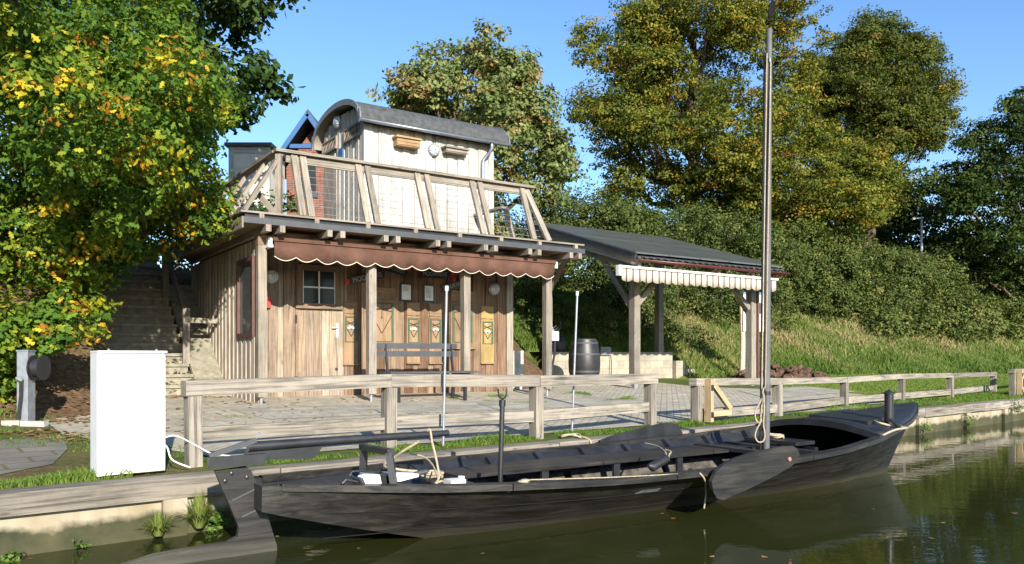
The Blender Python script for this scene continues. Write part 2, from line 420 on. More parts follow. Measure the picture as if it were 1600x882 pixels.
def quay_mat():
    m, nt, b = new_mat('stained_quay_concrete'); p = geo(nt)
    sep = nt.nodes.new('ShaderNodeSeparateXYZ'); nt.links.new(p, sep.inputs[0])
    n = noise(nt, p, 2.2, 6, .65); n2 = noise(nt, mapping(nt, p, (5, 5, .6)), 1.0, 5, .6)
    ad = nt.nodes.new('ShaderNodeMath'); ad.operation = 'MULTIPLY_ADD'; ad.inputs[1].default_value = .26; nt.links.new(n, ad.inputs[0]); nt.links.new(sep.outputs[2], ad.inputs[2])
    mr = nt.nodes.new('ShaderNodeMapRange'); mr.inputs[1].default_value = -.185; mr.inputs[2].default_value = -.125; nt.links.new(ad.outputs[0], mr.inputs[0])
    pale = ramp(nt, n2, [(.3, (.25, .205, .13)), (.7, (.40, .355, .26))]); moss = ramp(nt, n, [(.3, (.022, .026, .010)), (.7, (.085, .078, .034))])
    c = mixc(nt, mr.outputs[0], moss, pale); nt.links.new(c, b.inputs['Base Color']); b.inputs['Roughness'].default_value = .9
    bump(nt, b, n, .5, .02); return m
M['quay'] = quay_mat()
def leaf_mat(name, stops, trans=.28, rough=.62, spec=.12):
    m, nt, b = new_mat(name); r = attr(nt, 'rnd').outputs['Fac']
    c = ramp(nt, r, stops); nt.links.new(c, b.inputs['Base Color']); b.inputs['Roughness'].default_value = rough
    b.inputs['Specular IOR Level'].default_value = spec
    t = nt.nodes.new('ShaderNodeBsdfTranslucent'); nt.links.new(mixc(nt, 1.0, c, (1.3, 1.35, .6), 'MULTIPLY'), t.inputs[0])
    mx = nt.nodes.new('ShaderNodeMixShader'); mx.inputs[0].default_value = trans
    nt.links.new(b.outputs[0], mx.inputs[1]); nt.links.new(t.outputs[0], mx.inputs[2])
    nt.links.new(mx.outputs[0], nt.nodes['Material Output'].inputs['Surface']); return m
M['oak'] = leaf_mat('oak_leaves', [(0, (.035, .08, .014)), (.35, (.075, .145, .018)), (.6, (.15, .22, .025)), (.76, (.27, .29, .025)), (.9, (.46, .38, .025)), (.97, (.45, .25, .02)), (1, (.32, .14, .02))])
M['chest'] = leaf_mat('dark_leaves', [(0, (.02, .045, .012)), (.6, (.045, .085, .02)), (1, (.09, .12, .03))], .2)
M['linden'] = leaf_mat('linden_leaves', [(0, (.075, .115, .03)), (.5, (.15, .19, .06)), (.8, (.26, .27, .10)), (.95, (.28, .22, .08)), (1, (.24, .13, .05))], .25, .55, .18)
M['lime'] = leaf_mat('lime_leaves', [(0, (.035, .06, .012)), (.45, (.095, .12, .018)), (.75, (.19, .19, .03)), (.92, (.26, .22, .03)), (.98, (.34, .24, .03)), (1, (.26, .13, .025))])
M['lime_b'] = leaf_mat('lime_leaves_greener', [(0, (.034, .056, .012)), (.5, (.085, .108, .02)), (.85, (.155, .155, .032)), (1, (.24, .16, .04))])
M['maple'] = leaf_mat('maple_leaves', [(0, (.018, .036, .008)), (.6, (.045, .072, .014)), (1, (.11, .135, .028))], .2)
M['hedge'] = leaf_mat('hedge_leaves', [(0, (.03, .05, .012)), (.5, (.075, .105, .026)), (.85, (.13, .155, .042)), (1, (.19, .18, .06))], .2)
M['weeds'] = leaf_mat('weed_leaves', [(0, (.06, .12, .02)), (1, (.15, .24, .05))], .3)
M['blade'] = leaf_mat('grass_blades', [(0, (.055, .105, .018)), (.45, (.105, .165, .03)), (.7, (.17, .20, .055)), (.88, (.30, .26, .12)), (1, (.36, .28, .15))], .3)
M['blade_lawn'] = leaf_mat('short_grass_blades', [(0, (.07, .14, .02)), (.6, (.13, .20, .035)), (1, (.24, .25, .08))], .3)
M['litter'] = leaf_mat('fallen_leaf_litter', [(0, (.16, .07, .035)), (.5, (.30, .15, .07)), (1, (.46, .30, .16))], .1)

# ------------------------------------------------------------ vegetation helpers
def tris_obj(name, V, rnd, mat, parent=None, nper=4):
    """V: (n, nper, 3) array of separate faces"""
    n = len(V); me = bpy.data.meshes.new(name); o3 = np.array(wloc(parent))
    me.vertices.add(n*nper); me.vertices.foreach_set('co', (V.reshape(-1, 3)-o3).astype(np.float32).ravel())
    me.loops.add(n*nper); me.loops.foreach_set('vertex_index', np.arange(n*nper, dtype=np.int32))
    me.polygons.add(n); me.polygons.foreach_set('loop_start', np.arange(0, n*nper, nper, dtype=np.int32))
    me.update(calc_edges=True)
    a = me.attributes.new('rnd', 'FLOAT', 'FACE'); a.data.foreach_set('value', rnd.astype(np.float32))
    me.materials.append(mat)
    o = bpy.data.objects.new(name, me); COL.objects.link(o)
    if parent is not None: o.parent = parent
    return o
def unit(a): return a/np.maximum(np.linalg.norm(a, axis=1, keepdims=True), 1e-9)
def leaf_quads(P, out, size, wid=.62, up=.5, rand=.8, droop=.3):
    n = len(P)
    N = unit(out*.7 + np.array([0, 0, up]) + rng.normal(0, rand*.6, (n, 3)))
    T = rng.normal(0, 1, (n, 3)) + out*.6; T[:, 2] -= droop
    T = unit(T - N*np.sum(T*N, axis=1, keepdims=True)); W = np.cross(N, T)
    L = (size*rng.uniform(.6, 1.3, n))[:, None]
    a = P - T*L*.5; c = P + T*L*.5; m = P + T*L*.05 - N*L*.06
    return np.stack([a, m + W*L*wid*.5, c, m - W*L*wid*.5], axis=1)
def oak_faces(P, out, size):
    """lobed leaf: eight-point outline"""
    n = len(P)
    N = unit(out*.7 + np.array([0, 0, .45]) + rng.normal(0, .5, (n, 3)))
    T = rng.normal(0, 1, (n, 3)) + out*.6; T[:, 2] -= .2
    T = unit(T - N*np.sum(T*N, axis=1, keepdims=True)); W = np.cross(N, T)
    L = (size*rng.uniform(.6, 1.3, n))[:, None]
    o = [(-.5, .03), (-.22, .24), (-.12, .12), (.1, .34), (.2, .17), (.42, .2), (.5, 0), (.42, -.2), (.2, -.17), (.1, -.34), (-.12, -.12), (-.22, -.24)]
    return np.stack([P + T*L*a + W*L*b - N*L*abs(b)*.25 for a, b in o], axis=1)
def crown(name, boughs, n, size, mat, parent=None, lumps=14, clump=.32, flat=.6, inner=.55, tint=(.42, .2), hot=.06, kind='quad', vs=.85, droop=.3):
    b = np.array(boughs, float); m = len(b)
    wgt = b[:, 3]**2; wgt /= wgt.sum(); L = max(m, int(m*lumps))
    bi = rng.choice(m, L, p=wgt)
    d = unit(rng.normal(0, 1, (L, 3))); rr = inner + (1-inner)*rng.random(L)**.6
    lc = b[bi, :3] + d*(b[bi, 3]*rr)[:, None]*np.array([1, 1, vs])
    lt = rng.normal(tint[0], tint[1], L); hotm = rng.random(L) < hot; lt[hotm] = rng.uniform(.8, 1.0, hotm.sum())
    lr = clump*rng.uniform(.6, 1.4, L)
    li = rng.integers(0, L, n)
    g = rng.normal(0, 1, (n, 3)); g = unit(g)*(rng.random(n)**.45)[:, None]
    P = lc[li] + g*lr[li][:, None]*np.array([1, 1, flat])
    out = unit(P - b[bi[li], :3] + g*.3)
    r = np.clip(lt[li] + rng.normal(0, .11, n), 0, 1)
    if kind == 'oak': V = oak_faces(P, out, size); k = 12
    else: V = leaf_quads(P, out, size, droop=droop); k = 4
    return tris_obj(name, V, r, mat, parent, k)
def poly_boughs(poly, Yc, depth, n, r, seed, ymin=0.0, keep=.75):
    rr = np.random.default_rng(seed); pl = np.array(poly, float)
    x0, y0 = pl.min(0); x1, y1 = pl.max(0); out = []; a = pl; b_ = np.roll(pl, -1, axis=0)
    tries = 0; rmin = []
    while len(out) < n and tries < 60000:
        tries += 1
        p = np.array([rr.uniform(x0, x1), rr.uniform(y0, y1)])
        c = ((a[:, 1] > p[1]) != (b_[:, 1] > p[1])) & (p[0] < (b_[:, 0]-a[:, 0])*(p[1]-a[:, 1])/(b_[:, 1]-a[:, 1]+1e-9)+a[:, 0])
        if c.sum() % 2 == 0: continue
        ab = b_-a; t = np.clip(((p-a)*ab).sum(1)/(ab**2).sum(1), 0, 1); dist = np.linalg.norm(a+ab*t[:, None]-p, axis=1).min()
        ra = r*rr.uniform(.6, 1.25); rp = ra*FPX/Yc
        if dist < rp*keep: ra = dist/keep*Yc/FPX; 
        if ra < r*.35: continue
        dd = depth*min(1, (dist*Yc/FPX/depth+.15)); Y = Yc + rr.uniform(-1, 1)*dd
        v = at(p[0], p[1], Y)
        if v.z - ra < gz(v.x, v.y)*.0 + ymin: continue
        out.append((v.x, v.y, v.z, ra))
    return out
def limb_tree(mb, base, top, r0, boughs, n_limb, seed, r=None):
    rr = random.Random(seed); base = Vector(base); top = Vector(top)
    pts = []; rad = []
    for i in range(7):
        f = i/6; p = base.lerp(top, f) + Vector((rr.uniform(-1, 1), rr.uniform(-1, 1), 0))*.12*(1 if 0 < i else 0)
        pts.append(p); rad.append(r0*(1-.7*f)*(1.25 if i == 0 else 1))
    mb.tube(pts, rad, 10, r=.5)
    bs = rr.sample(boughs, min(n_limb, len(boughs)))
    for bgh in bs:
        e = Vector(bgh[:3]); f = min(.95, max(.25, (e.z-base.z)/max(.1, (top.z-base.z))*.7)); s = base.lerp(top, f)
        mid = s.lerp(e, .5) + Vector((0, 0, -.12*(e-s).length)) ; q = (s.lerp(e, .25)+Vector((rr.uniform(-.15, .15), 0, 0)))
        rs = r0*(1-.7*f)*.55
        mb.tube([s, q, mid, s.lerp(e, .8), e], [rs, rs*.8, rs*.55, rs*.35, .012], 6, r=.5)
        for _ in range(3):
            e2 = e + Vector((rr.uniform(-1, 1), rr.uniform(-1, 1), rr.uniform(-.5, .8)))*bgh[3]
            mb.tube([mid.lerp(e, .6), e, e2], [rs*.3, rs*.2, .008], 4, r=.5)

def grass_blades(name, pts, h, mat, tint, spread=.5, wid=.012, parent=None, tsd=.15):
    """pts (n,3); h (n,) heights"""
    n = len(pts); h = np.asarray(h)
    a = rng.uniform(0, 2*math.pi, n); W = np.stack([np.cos(a), np.sin(a), np.zeros(n)], 1)*(wid*rng.uniform(.6, 1.4, n))[:, None]
    b = rng.uniform(0, 2*math.pi, n); D = np.stack([np.cos(b), np.sin(b), np.zeros(n)], 1)*(h*spread*rng.uniform(.1, 1, n))[:, None]
    up = np.zeros((n, 3)); up[:, 2] = h
    mid = pts + up*.55 + D*.3; tip = pts + up*rng.uniform(.8, 1, n)[:, None] + D
    V = np.concatenate([np.stack([pts-W, pts+W, mid+W*.7, mid-W*.7], 1), np.stack([mid-W*.7, mid+W*.7, tip+W*.08, tip-W*.08], 1)])
    r = np.clip(rng.normal(tint, tsd, n), 0, 1) if np.isscalar(tint) else np.clip(np.asarray(tint)+rng.normal(0, tsd, n), 0, 1)
    return tris_obj(name, V, np.concatenate([r, r]), mat, parent, 4)

# ------------------------------------------------------------ ground and water
def build_ground():
    ks = np.concatenate([np.linspace(-60, -13, 16), np.arange(-12, 42, .38), np.linspace(43, 75, 26), np.linspace(78, 260, 30)])
    ss = np.concatenate([[.14, .3], np.arange(.6, 15, .36), np.arange(15.5, 30, .7), np.linspace(31, 60, 14), np.linspace(70, 420, 14)])
    nk, ns = len(ks), len(ss); verts = []; soil = []; lawn = []
    from mathutils import noise as mn
    for s in ss:
        for k in ks:
            p = Q(k, s); z = gz(p.x, p.y); t, d = to_h(p.x, p.y)
            toe = interp(t, TOE_T, TOE_D); bank = d > toe + .15
            on_steps = -1.95 < t < .3 and d < 7
            if on_steps and d > 1.2: z -= .16
            if bank and s < 60 and not on_steps and not (7.8 < t < 13.3 and d < 5.2): z += .14*mn.noise(Vector((p.x*.7, p.y*.7, 0))) + .06*mn.noise(Vector((p.x*2.1, p.y*2.1, 5)))
            verts.append((p.x, p.y, z))
            nn = mn.noise(Vector((p.x*.6, p.y*.6, 3)))
            so_ = 0.0
            if t < .2 and d > -3.5: so_ = min(1, max(0, .55 + nn + (d-toe)*.25 + .2))
            if t < -2 and d < -1.8: so_ = max(0, .15+nn*.8)
            if k < 1.6 and .1 < s < 6: so_ = max(so_, min(1, .45+nn))
            if 5.3 < t < 8.2 and d > 1: so_ = min(1, 1.0+nn*.8)
            soil.append(max(0, min(1, so_)))
            lawn.append(1.0 if (t > 12.9 and d < toe+.1) else 0.0)
    faces = [(j*nk+i, j*nk+i+1, (j+1)*nk+i+1, (j+1)*nk+i) for j in range(ns-1) for i in range(nk-1)]
    me = bpy.data.meshes.new('ground'); me.from_pydata(verts, [], faces)
    a = me.attributes.new('soil', 'FLOAT', 'POINT'); a.data.foreach_set('value', soil)
    a = me.attributes.new('lawn', 'FLOAT', 'POINT'); a.data.foreach_set('value', lawn)
    me.materials.append(M['ground']); me.polygons.foreach_set('use_smooth', [True]*len(faces))
    o = bpy.data.objects.new('ground', me); COL.objects.link(o)
    struct(o, 'grassy ground rising from the canal terrace to a high bank', 'ground')
build_ground()
mb = MB(); mb.poly([Q(-120, .03, WATER), Q(-120, -150, WATER), Q(300, -150, WATER), Q(300, .03, WATER)])
struct(mb.build('water', M['water']), 'calm dark green canal water', 'water')
mb = MB(); mb.poly([Q(-120, .03, -1.8), Q(-120, -150, -1.8), Q(300, -150, -1.8), Q(300, .03, -1.8)])
struct(mb.build('canal_bed', M['peat']), 'muddy bed of the canal', 'canal bed')

def sheet(name, poly, mat, off, label, cat, ang=0.0, kind='structure'):
    """flat paving sheet on the terrace; poly in (k, s) of the quay"""
    m = MB(); pts = [Q(k, s, .042*s+off) for k, s in poly]
    ca, sa = math.cos(ang), math.sin(ang)
    uv = [((p.x*ca+p.y*sa), (-p.x*sa+p.y*ca)) for p in pts]
    m.poly(pts, .5, uv); return struct(m.build(name, mat), label, cat, kind)
A39 = math.atan2(QD[1], QD[0])
sheet('pavement', [(1.7, .95), (16.2, .95), (16.9, 3.2), (14.8, 5.5), (15.4, 9.6), (8.5, 9.3), (7.9, 7.5), (7.6, 6.6), (2.0, 7.7), (1.0, 6.4), (.9, 3.0)], M['paving'], .006, 'grey brick paving of the terrace', 'pavement', A34+R(45))
sheet('paved_strip', [(3.3, 3.35), (10.2, 2.75), (10.2, 4.35), (3.3, 4.75)], M['slabs'], .011, 'pale slab strip laid across the brick terrace', 'pavement', A34-R(3))
sheet('path', [(-14, .42), (-4, .5), (-2.2, .44), (-.2, .55), (.5, 1.1), (.75, 1.9), (.9, 2.9), (.2, 2.75), (-1.0, 3.0), (-1.8, 2.5), (-3.2, 2.75), (-4.0, 2.3), (-14, 2.4)], M['path'], .006, 'dark worn paved path along the quay', 'path', A39)
sheet('kerb_strip', [(1.7, .62), (13.5, .62), (13.5, .94), (1.7, .94)], M['slabs'], .010, 'row of flat kerb slabs behind the quay edge', 'kerb', A39)
sheet('path', [(13.2, 2.5), (17.5, 2.9), (17.9, 4.5), (14.6, 4.2)], M['slabs'], .014, 'short pale paved patch in the lawn', 'path', A39)

# ------------------------------------------------------------ quay wall
root = thing('quay_wall', Q(5, 0, -.45), 'stained concrete quay wall with weathered timber coping along the canal', 'quay wall')
mb = MB(); mb.box(Q, -30, 60, .0, .16, -1.2, -.155); mb.build('wall_face', M['quay'], root)
edges = [-30, -24, -18, -12, -7.4, -2.6, 2.0, 5.2, 9.6, 14.2, 16.9, 21.3, 26, 31, 38, 46, 60]
for i in range(len(edges)-1):
    mb = MB(); dz = random.uniform(-.006, .006); k0, k1 = edges[i]+.006, edges[i+1]-.006
    n = max(1, int((k1-k0)/1.5)); 
    mb.box(Q, k0, k1, -.07, .15, -.15+dz, .012+dz, r=random.random())
    mb.build('coping_beam', M['wood_fence'], root, bevel=.012)
    mb = MB(); mb.box(Q, k0+.01, k1-.01, .151, .22, -.1, -.012+dz, r=random.random()); mb.build('back_board', M['wood_fence'], root, bevel=.006)
for k in [-7, -4.2, -1.4, 1.15, 3.9, 6.7, 9.4]+[plane_hit('q', x_, 700, -.03)[0] for x_ in (1385, 1437, 1511, 1570, 1625, 1670)]:
    mb = MB(); mb.box(Q, k-.09, k+.09, -.062, -.001, -1.1, -.152); mb.build('buttress', M['quay'], root, bevel=.008)

# ------------------------------------------------------------ timber hut
hut = thing('timber_hut', H(2.7, 2, .2), 'board-clad timber hut with porch posts, roof terrace and small arched cabin on top', 'hut')
def board_wall(F, a0, a1, z0, z1, off, mat, name, parent, wd=.125, gap_z=None, out=-1, ztop=None, holes=()):
    """vertical boards with overlapping cover boards; F(a, off, z)"""
    m = MB(); a = a0; i = 0
    while a < a1 - .02:
        w_ = min(wd*random.uniform(.85, 1.15), a1-a)
        o1 = off if i % 2 else off + out*.024
        segs = [(z0, z1 if ztop is None else ztop(a+w_/2))]
        for (h0, h1, q0, q1) in holes:
            if a + w_ > h0+.01 and a < h1-.01:
                segs = [(s0, min(s1, q0)) for s0, s1 in segs if s0 < q0] + [(max(s0, q1), s1) for s0, s1 in segs if s1 > q1]
        for s0, s1 in segs:
            aa0, aa1 = (a-.012, a+w_+.012) if i % 2 == 0 else (a, a+w_)
            m.box(F, max(a0, aa0), min(a1, aa1), min(o1, o1-out*.022), max(o1, o1-out*.022), s0, s1)
        a += w_; i += 1
    return m.build(name, mat, parent, bevel=.003)
FR = 1.25
# door and window places, measured on the front wall plane
def W(px, py, d=FR): return plane_hit('h', px, py, d)
tdl, _ = W(461, 500); tdr, _ = W(541, 500)
board_wall(H, .04, tdl, .18, 2.74, FR, M['wood_wall'], 'front_wall', hut)
board_wall(H, tdr, 5.28, .18, 2.74, FR, M['wood_wall_b'], 'front_wall', hut, wd=.15)
# door
door = None
_, zdt = W(500, 411)
m = MB(); a = tdl+.05; 
while a < tdr-.06:
    w_ = min(.14, tdr-.05-a); m.box(H, a+.003, a+w_-.003, FR-.012, FR+.03, .2, zdt-.02); a += w_
door = m.build('door', M['wood_wall'], hut, bevel=.003)
m = MB(); m.box(H, tdl, tdl+.045, FR-.03, FR+.04, .2, zdt+.03); m.box(H, tdr-.045, tdr, FR-.03, FR+.04, .2, zdt+.03); m.box(H, tdl+.045, tdr-.045, FR-.03, FR+.04, zdt-.015, zdt+.03)
m.build('door_frame', M['wood_shade'], door)
m = MB(); m.box(H, tdl, tdr, FR-.006, FR+.04, zdt+.031, 2.74); m.build('front_wall', M['wood_wall'], hut)
w0, zw1 = W(462, 413); w1, zw0 = W(532, 480)
m = MB(); m.box(H, w0+.03, w1-.03, FR-.022, FR-.014, zw0+.05, zw1-.05); m.build('door_window', M['glass'], door)
m = MB()
g0, gt = W(472, 423); g1, gb = W(522, 476)
for (a0, a1, z0, z1) in ((w0, g0, zw0, zw1), (g1, w1, zw0, zw1), (g0, g1, gt, zw1), (g0, g1, zw0, gb), ):
    m.box(H, a0+.001, a1-.001, FR-.05, FR-.024, z0, z1)
m.build('window_frame', M['wood_shade'], door)
m = MB(); ac = (g0+g1)/2; zc = (gt+gb)/2
m.box(H, ac-.012, ac+.012, FR-.045, FR-.026, gb, gt); m.box(H, g0, ac-.013, FR-.044, FR-.026, zc-.012, zc+.012); m.box(H, ac+.013, g1, FR-.044, FR-.026, zc-.012, zc+.012)
m.box(H, g0, g0+.012, FR-.046, FR-.026, gb, gt); m.box(H, g1-.012, g1, FR-.046, FR-.026, gb, gt)
m.build('window_bars', M['offwhite'], door)
m = MB(); m.box(H, w0-.02, w1+.02, FR-.085, FR-.051, zw0-.05, zw0-.005); m.build('window_sill', M['wood_shade'], door)
h0, hz = W(526, 517)
m = MB(); m.box(H, h0-.022, h0+.022, FR-.03, FR-.013, hz-.12, hz+.12)
m.tube([H(h0, FR-.03, hz+.05), H(h0, FR-.075, hz+.05), H(h0-.11, FR-.075, hz+.05)], .011, 8); m.build('handle', M['offwhite'], door)
l0, lz = W(525, 577); m = MB(); m.lathe(lambda x, y, z: H(l0+x, FR-.013-z, lz+y), [(.025, 0), (.025, .015), (.02, .018)], 14); m.build('lock', M['rubber'], door)
for zz in (1.6, .55):
    m = MB(); m.box(H, tdl-.01, tdl+.02, FR-.05, FR-.031, zz-.07, zz+.07); m.build('hinge', M['black'], door)

# left side wall (porch end wall and hut side are one line of boards), with a tall window
SF = lambda a, o, z: H(o, a, z)
sw0 = (W(0, 0)[0]); 
def side(px, py):   # plane t = 0
    o = P0; r = (px-800)/FPX; u = VD
    a = (r*o[1]-o[0])/(u[0]-r*u[1]); return a, EYE+(HOR-py)/FPX*(o[1]+a*u[1])
d1, zt_ = side(374, 409); d0, zb_ = side(399, 407)[0], side(399, 527)[1]
board_wall(SF, .07, 4.6, .1, 2.76, 0.0, M['wood_side'], 'side_wall', hut, wd=.115, holes=[(d0, d1, zb_, zt_)])
m = MB()
for (a0, a1, z0, z1) in ((d0, d0+.06, zb_, zt_), (d1-.06, d1, zb_, zt_), (d0+.06, d1-.06, zt_-.06, zt_), (d0+.06, d1-.06, zb_, zb_+.07)):
    m.box(SF, a0, a1, -.05, .05, z0, z1)
sidew = m.build('window', M['frame_brown'], hut, bevel=.004)
m = MB(); m.box(SF, d0+.06, d1-.06, -.008, .004, zb_+.07, zt_-.06)
gm, gnt, gb_ = new_mat('clear_window_glass'); gb_.inputs['Base Color'].default_value = (.09, .10, .10, 1); gb_.inputs['Roughness'].default_value = .05; gb_.inputs['Alpha'].default_value = .72
m.build('pane', gm, sidew)
# posts
for t in (0, 1.8, 3.6, 5.4):
    m = MB(); m.box(H, t-.065, t+.065, -.065, .065, .34 if t else .34, 2.64); m.build('post', M['wood_pale'], hut, bevel=.008)
    m = MB(); m.tube([H(t, 0, .13), H(t, 0, .34)], .025, 10); m.build('post_foot', M['steel'], hut)
m = MB(); m.box(H, 5.27, 5.42, FR-.07, FR+.07, .18, 2.64); m.build('corner_post', M['wood_pale'], hut, bevel=.008)
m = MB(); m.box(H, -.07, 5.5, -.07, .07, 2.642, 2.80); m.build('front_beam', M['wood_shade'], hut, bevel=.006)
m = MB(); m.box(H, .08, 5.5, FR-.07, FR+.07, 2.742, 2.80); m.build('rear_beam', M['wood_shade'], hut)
board_wall(lambda a, o, z: H(o, a, z), 1.32, 4.6, .1, 2.74, 5.4, M['wood_side'], 'side_wall', hut, out=1)
# joists: pairs whose ends show below the black edge
for i in range(7):
    for q in (0, .21):
        t = -.02 + i*.945 + q
        m = MB(); m.box(H, t-.04, t+.04, -.43, 4.7, 2.803, 2.905); m.build('joist', M['wood_pale'], hut, bevel=.004)
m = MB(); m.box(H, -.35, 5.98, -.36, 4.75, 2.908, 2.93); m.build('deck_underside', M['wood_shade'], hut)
m = MB(); m.box(H, -.37, 6.0, -.40, -.362, 2.907, 2.995); m.build('fascia', M['charcoal'], hut, bevel=.004)
m = MB(); m.box(H, -.40, -.372, -.40, 4.75, 2.83, 2.995); m.build('side_fascia', M['wood_pale'], hut, bevel=.004)
m = MB(); m.box(H, -.33, 5.95, -.30, 4.7, 2.932, 3.062); m.build('deck_core', M['black'], hut)
for i in range(8):
    t = -.1 + i*.845; m = MB(); m.box(H, t-.035, t+.035, -.37, -.302, 2.932, 3.063); m.build('spacer_block', M['wood_pale'], hut)
m = MB(); a = -.36
while a < 4.7:
    m.box(H, -.40, 6.02, a+.003, a+.137, 3.066, 3.094); a += .14
m.build('deck_boards', M['wood_pale'], hut, bevel=.003)
# railing: leaning plank pairs carrying a top rail
RT0, RT1, RD = .36, 5.06, .12; ZR = 4.13
def plank(p, q, w_, h_, up, nm='rail_plank', mat='wood_pale'):
    m = MB(); m.beam(p, q, w_, h_, up); return m.build(nm, M[mat], hut, bevel=.005)
for px in (473, 487, 575, 590, 669, 684, 756, 768, 835):
    t, _ = plane_hit('h', px, 340, -.30)
    plank(H(t, -.30, 3.096), H(t, RD, ZR-.02), .10, .055, VD.tolist()+[.0])
plank(H(5.22, -.30, 3.096), H(5.0, RD+.02, ZR-.02), .11, .055, (VD[0], VD[1], 0))
plank(H(-.33, -.22, 3.096), H(.34, RD+.05, ZR-.03), .06, .13, (VD[0], VD[1], 0))
plank(H(-.33, .75, 3.096), H(.30, .78, ZR-.03), .06, .13, (VD[0], VD[1], 0))
plank(H(-.33, 1.9, 3.096), H(.30, 1.9, ZR-.03), .06, .13, (VD[0], VD[1], 0))
plank(H(-.33, 3.0, 3.096), H(.30, 3.0, ZR-.03), .06, .13, (VD[0], VD[1], 0))
plank(H(.16, -.2, 3.096), H(-.02, .2, 3.5), .035, .08, (0, 0, 1), 'rail_brace')
plank(H(.30, .1, 3.096), H(.30, .1, ZR-.04), .09, .09, (1, 0, 0), 'rail_post')
plank(H(RT0-.12, RD, ZR+.022), H(RT1+.1, RD, ZR+.022), .15, .045, (0, 0, 1), 'top_rail')
plank(H(.30, RD+.07, ZR+.020), H(.30, 4.4, ZR+.020), .15, .045, (0, 0, 1), 'top_rail')
plank(H(.42, RD+.02, ZR-.075), H(RT1-.06, RD+.02, ZR-.075), .04, .12, (0, 0, 1), 'top_rail_beam')
m = MB()
for i in range(8):
    f = (i+.7)/8.6; d = -.30+(RD+.30)*f; z = 3.09+(ZR-3.09)*f
    m.tube([H(.55, d+.04, z), H(5.08, d+.04, z)], .0038, 5)
for i in range(30):
    t = .6+i*.15
    m.tube([H(t, -.26, 3.1), H(t, RD+.02, ZR-.1)], .0014, 4)
m.build('wire_infill', M['steel'], hut)
for d in (1.9, 3.2, 4.3):      # right-hand end of the terrace
    plank(H(5.3, d, 3.096), H(5.04, d, ZR-.25), .06, .12, (VD[0], VD[1], 0))
plank(H(5.02, .9, ZR-.24), H(5.02, 4.4, ZR-.24), .13, .045, (0, 0, 1), 'top_rail')
plank(H(5.3, .9, 3.096), H(5.05, .9, ZR-.25), .06, .12, (VD[0], VD[1], 0))
# terrace bench-box seen through the rails
# awning
m = MB(); n = 16*10
t0a, t1a = .136, 5.42; rows = [[], [], []]
for i in range(n+1):
    f = i/n; t = t0a+(t1a-t0a)*f; sc_ = abs(math.sin(math.pi*f*16)); zb = 2.468-.062*sc_+.006*math.sin(f*23)+.004*math.sin(f*57+1)
    wv = .010*math.sin(f*90)+.008*math.sin(f*37+2)
    rows[0].append(H(t, -.20, 2.70)); rows[1].append(H(t, -.205+wv*.5, 2.58)); rows[2].append(H(t, -.20+wv, zb))
m.grid(rows); aw = m.build('awning', M['awning'], hut, smooth=True, sol=.004)
m = MB(); m.tube([p+Vector((VD[0]*-.004, VD[1]*-.004, 0)) for p in rows[2]], .0055, 5); m.build('awning_piping', M['piping'], aw)
m = MB(); m.box(H, t0a-.02, t1a+.03, -.225, -.15, 2.70, 2.755); m.build('awning_bar', M['awning'], aw, bevel=.01)
m = MB(); m.grid([[H(t0a, -.15, 2.735), H(t1a, -.15, 2.735)], [H(t0a, .3, 2.79), H(t1a, .3, 2.79)]]); m.build('awning_cloth', M['awning'], aw, sol=.004)
m = MB(); m.box(H, t0a-.10, t0a-.022, -.22, .1, 2.60, 2.64); m.box(H, t0a-.09, t0a-.03, -.2, -.1, 2.642, 2.74); m.build('awning_bracket', M['offwhite'], aw, bevel=.004)
m = MB(); m.box(H, t1a+.035, t1a+.08, -.2, -.1, 2.62, 2.74); m.build('awning_bracket', M['offwhite'], aw, bevel=.004)
# cabin on the terrace
CT0, CT1, CD0, CD1 = 2.56, 5.42, 2.0, 4.15; ZE = 5.42; RISE = .53
dc = (CD0+CD1)/2; hw = (CD1-CD0)/2
def arch(d, hw_=hw+.18, ze=ZE-.05, rise=RISE): 
    x = (d-dc)/hw_; return ze + rise*math.sqrt(max(0, 1-abs(x)**2.3))
board_wall(H, CT0, CT1, 3.095, ZE-.02, CD0, M['wood_cabin'], 'cabin_wall', hut, wd=.13)
board_wall(lambda a, o, z: H(o, a, z), CD0+.03, CD1, 3.095, 5, CT0, M['wood_cabin'], 'gable_wall', hut, wd=.12, ztop=lambda a: arch(a)-.06)
board_wall(lambda a, o, z: H(o, a, z), CD0+.03, CD1, 3.095, 5, CT1, M['wood_cabin'], 'gable_wall', hut, wd=.12, out=1, ztop=lambda a: arch(a)-.06)
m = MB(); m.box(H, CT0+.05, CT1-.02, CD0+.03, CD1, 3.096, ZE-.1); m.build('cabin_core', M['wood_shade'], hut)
m = MB(); m.box(H, CT0-.035, CT0+.04, CD0-.035, CD0+.03, 3.096, ZE-.02); m.box(H, CT1-.04, CT1+.035, CD0-.035, CD0-.019, 3.096, ZE-.02); m.build('corner_board', M['wood_cabin'], hut, bevel=.004)
rt0, rt1 = CT0-.17, CT1+.30; m = MB(); top = []; bot = []
N_ = 28; hr = hw+.17
for i in range(N_+1):
    th = math.pi*i/N_; d = dc - hr*math.cos(th); z = ZE-.03 + (RISE+.03)*(math.sin(th)**.87 if math.sin(th) > 0 else 0)
    top.append((d, z)); 
for i in range(N_):
    (da, za), (db, zb2) = top[i], top[i+1]
    na = Vector((da-dc, (za-ZE+.3)*1.2)).normalized()*.055; nb = Vector((db-dc, (zb2-ZE+.3)*1.2)).normalized()*.055
    m.hexa([H(rt0, da, za), H(rt0, db, zb2), H(rt1, db, zb2), H(rt1, da, za), H(rt0, da+na.x, za+na.y), H(rt0, db+nb.x, zb2+nb.y), H(rt1, db+nb.x, zb2+nb.y), H(rt1, da+na.x, za+na.y)][::1], .5)
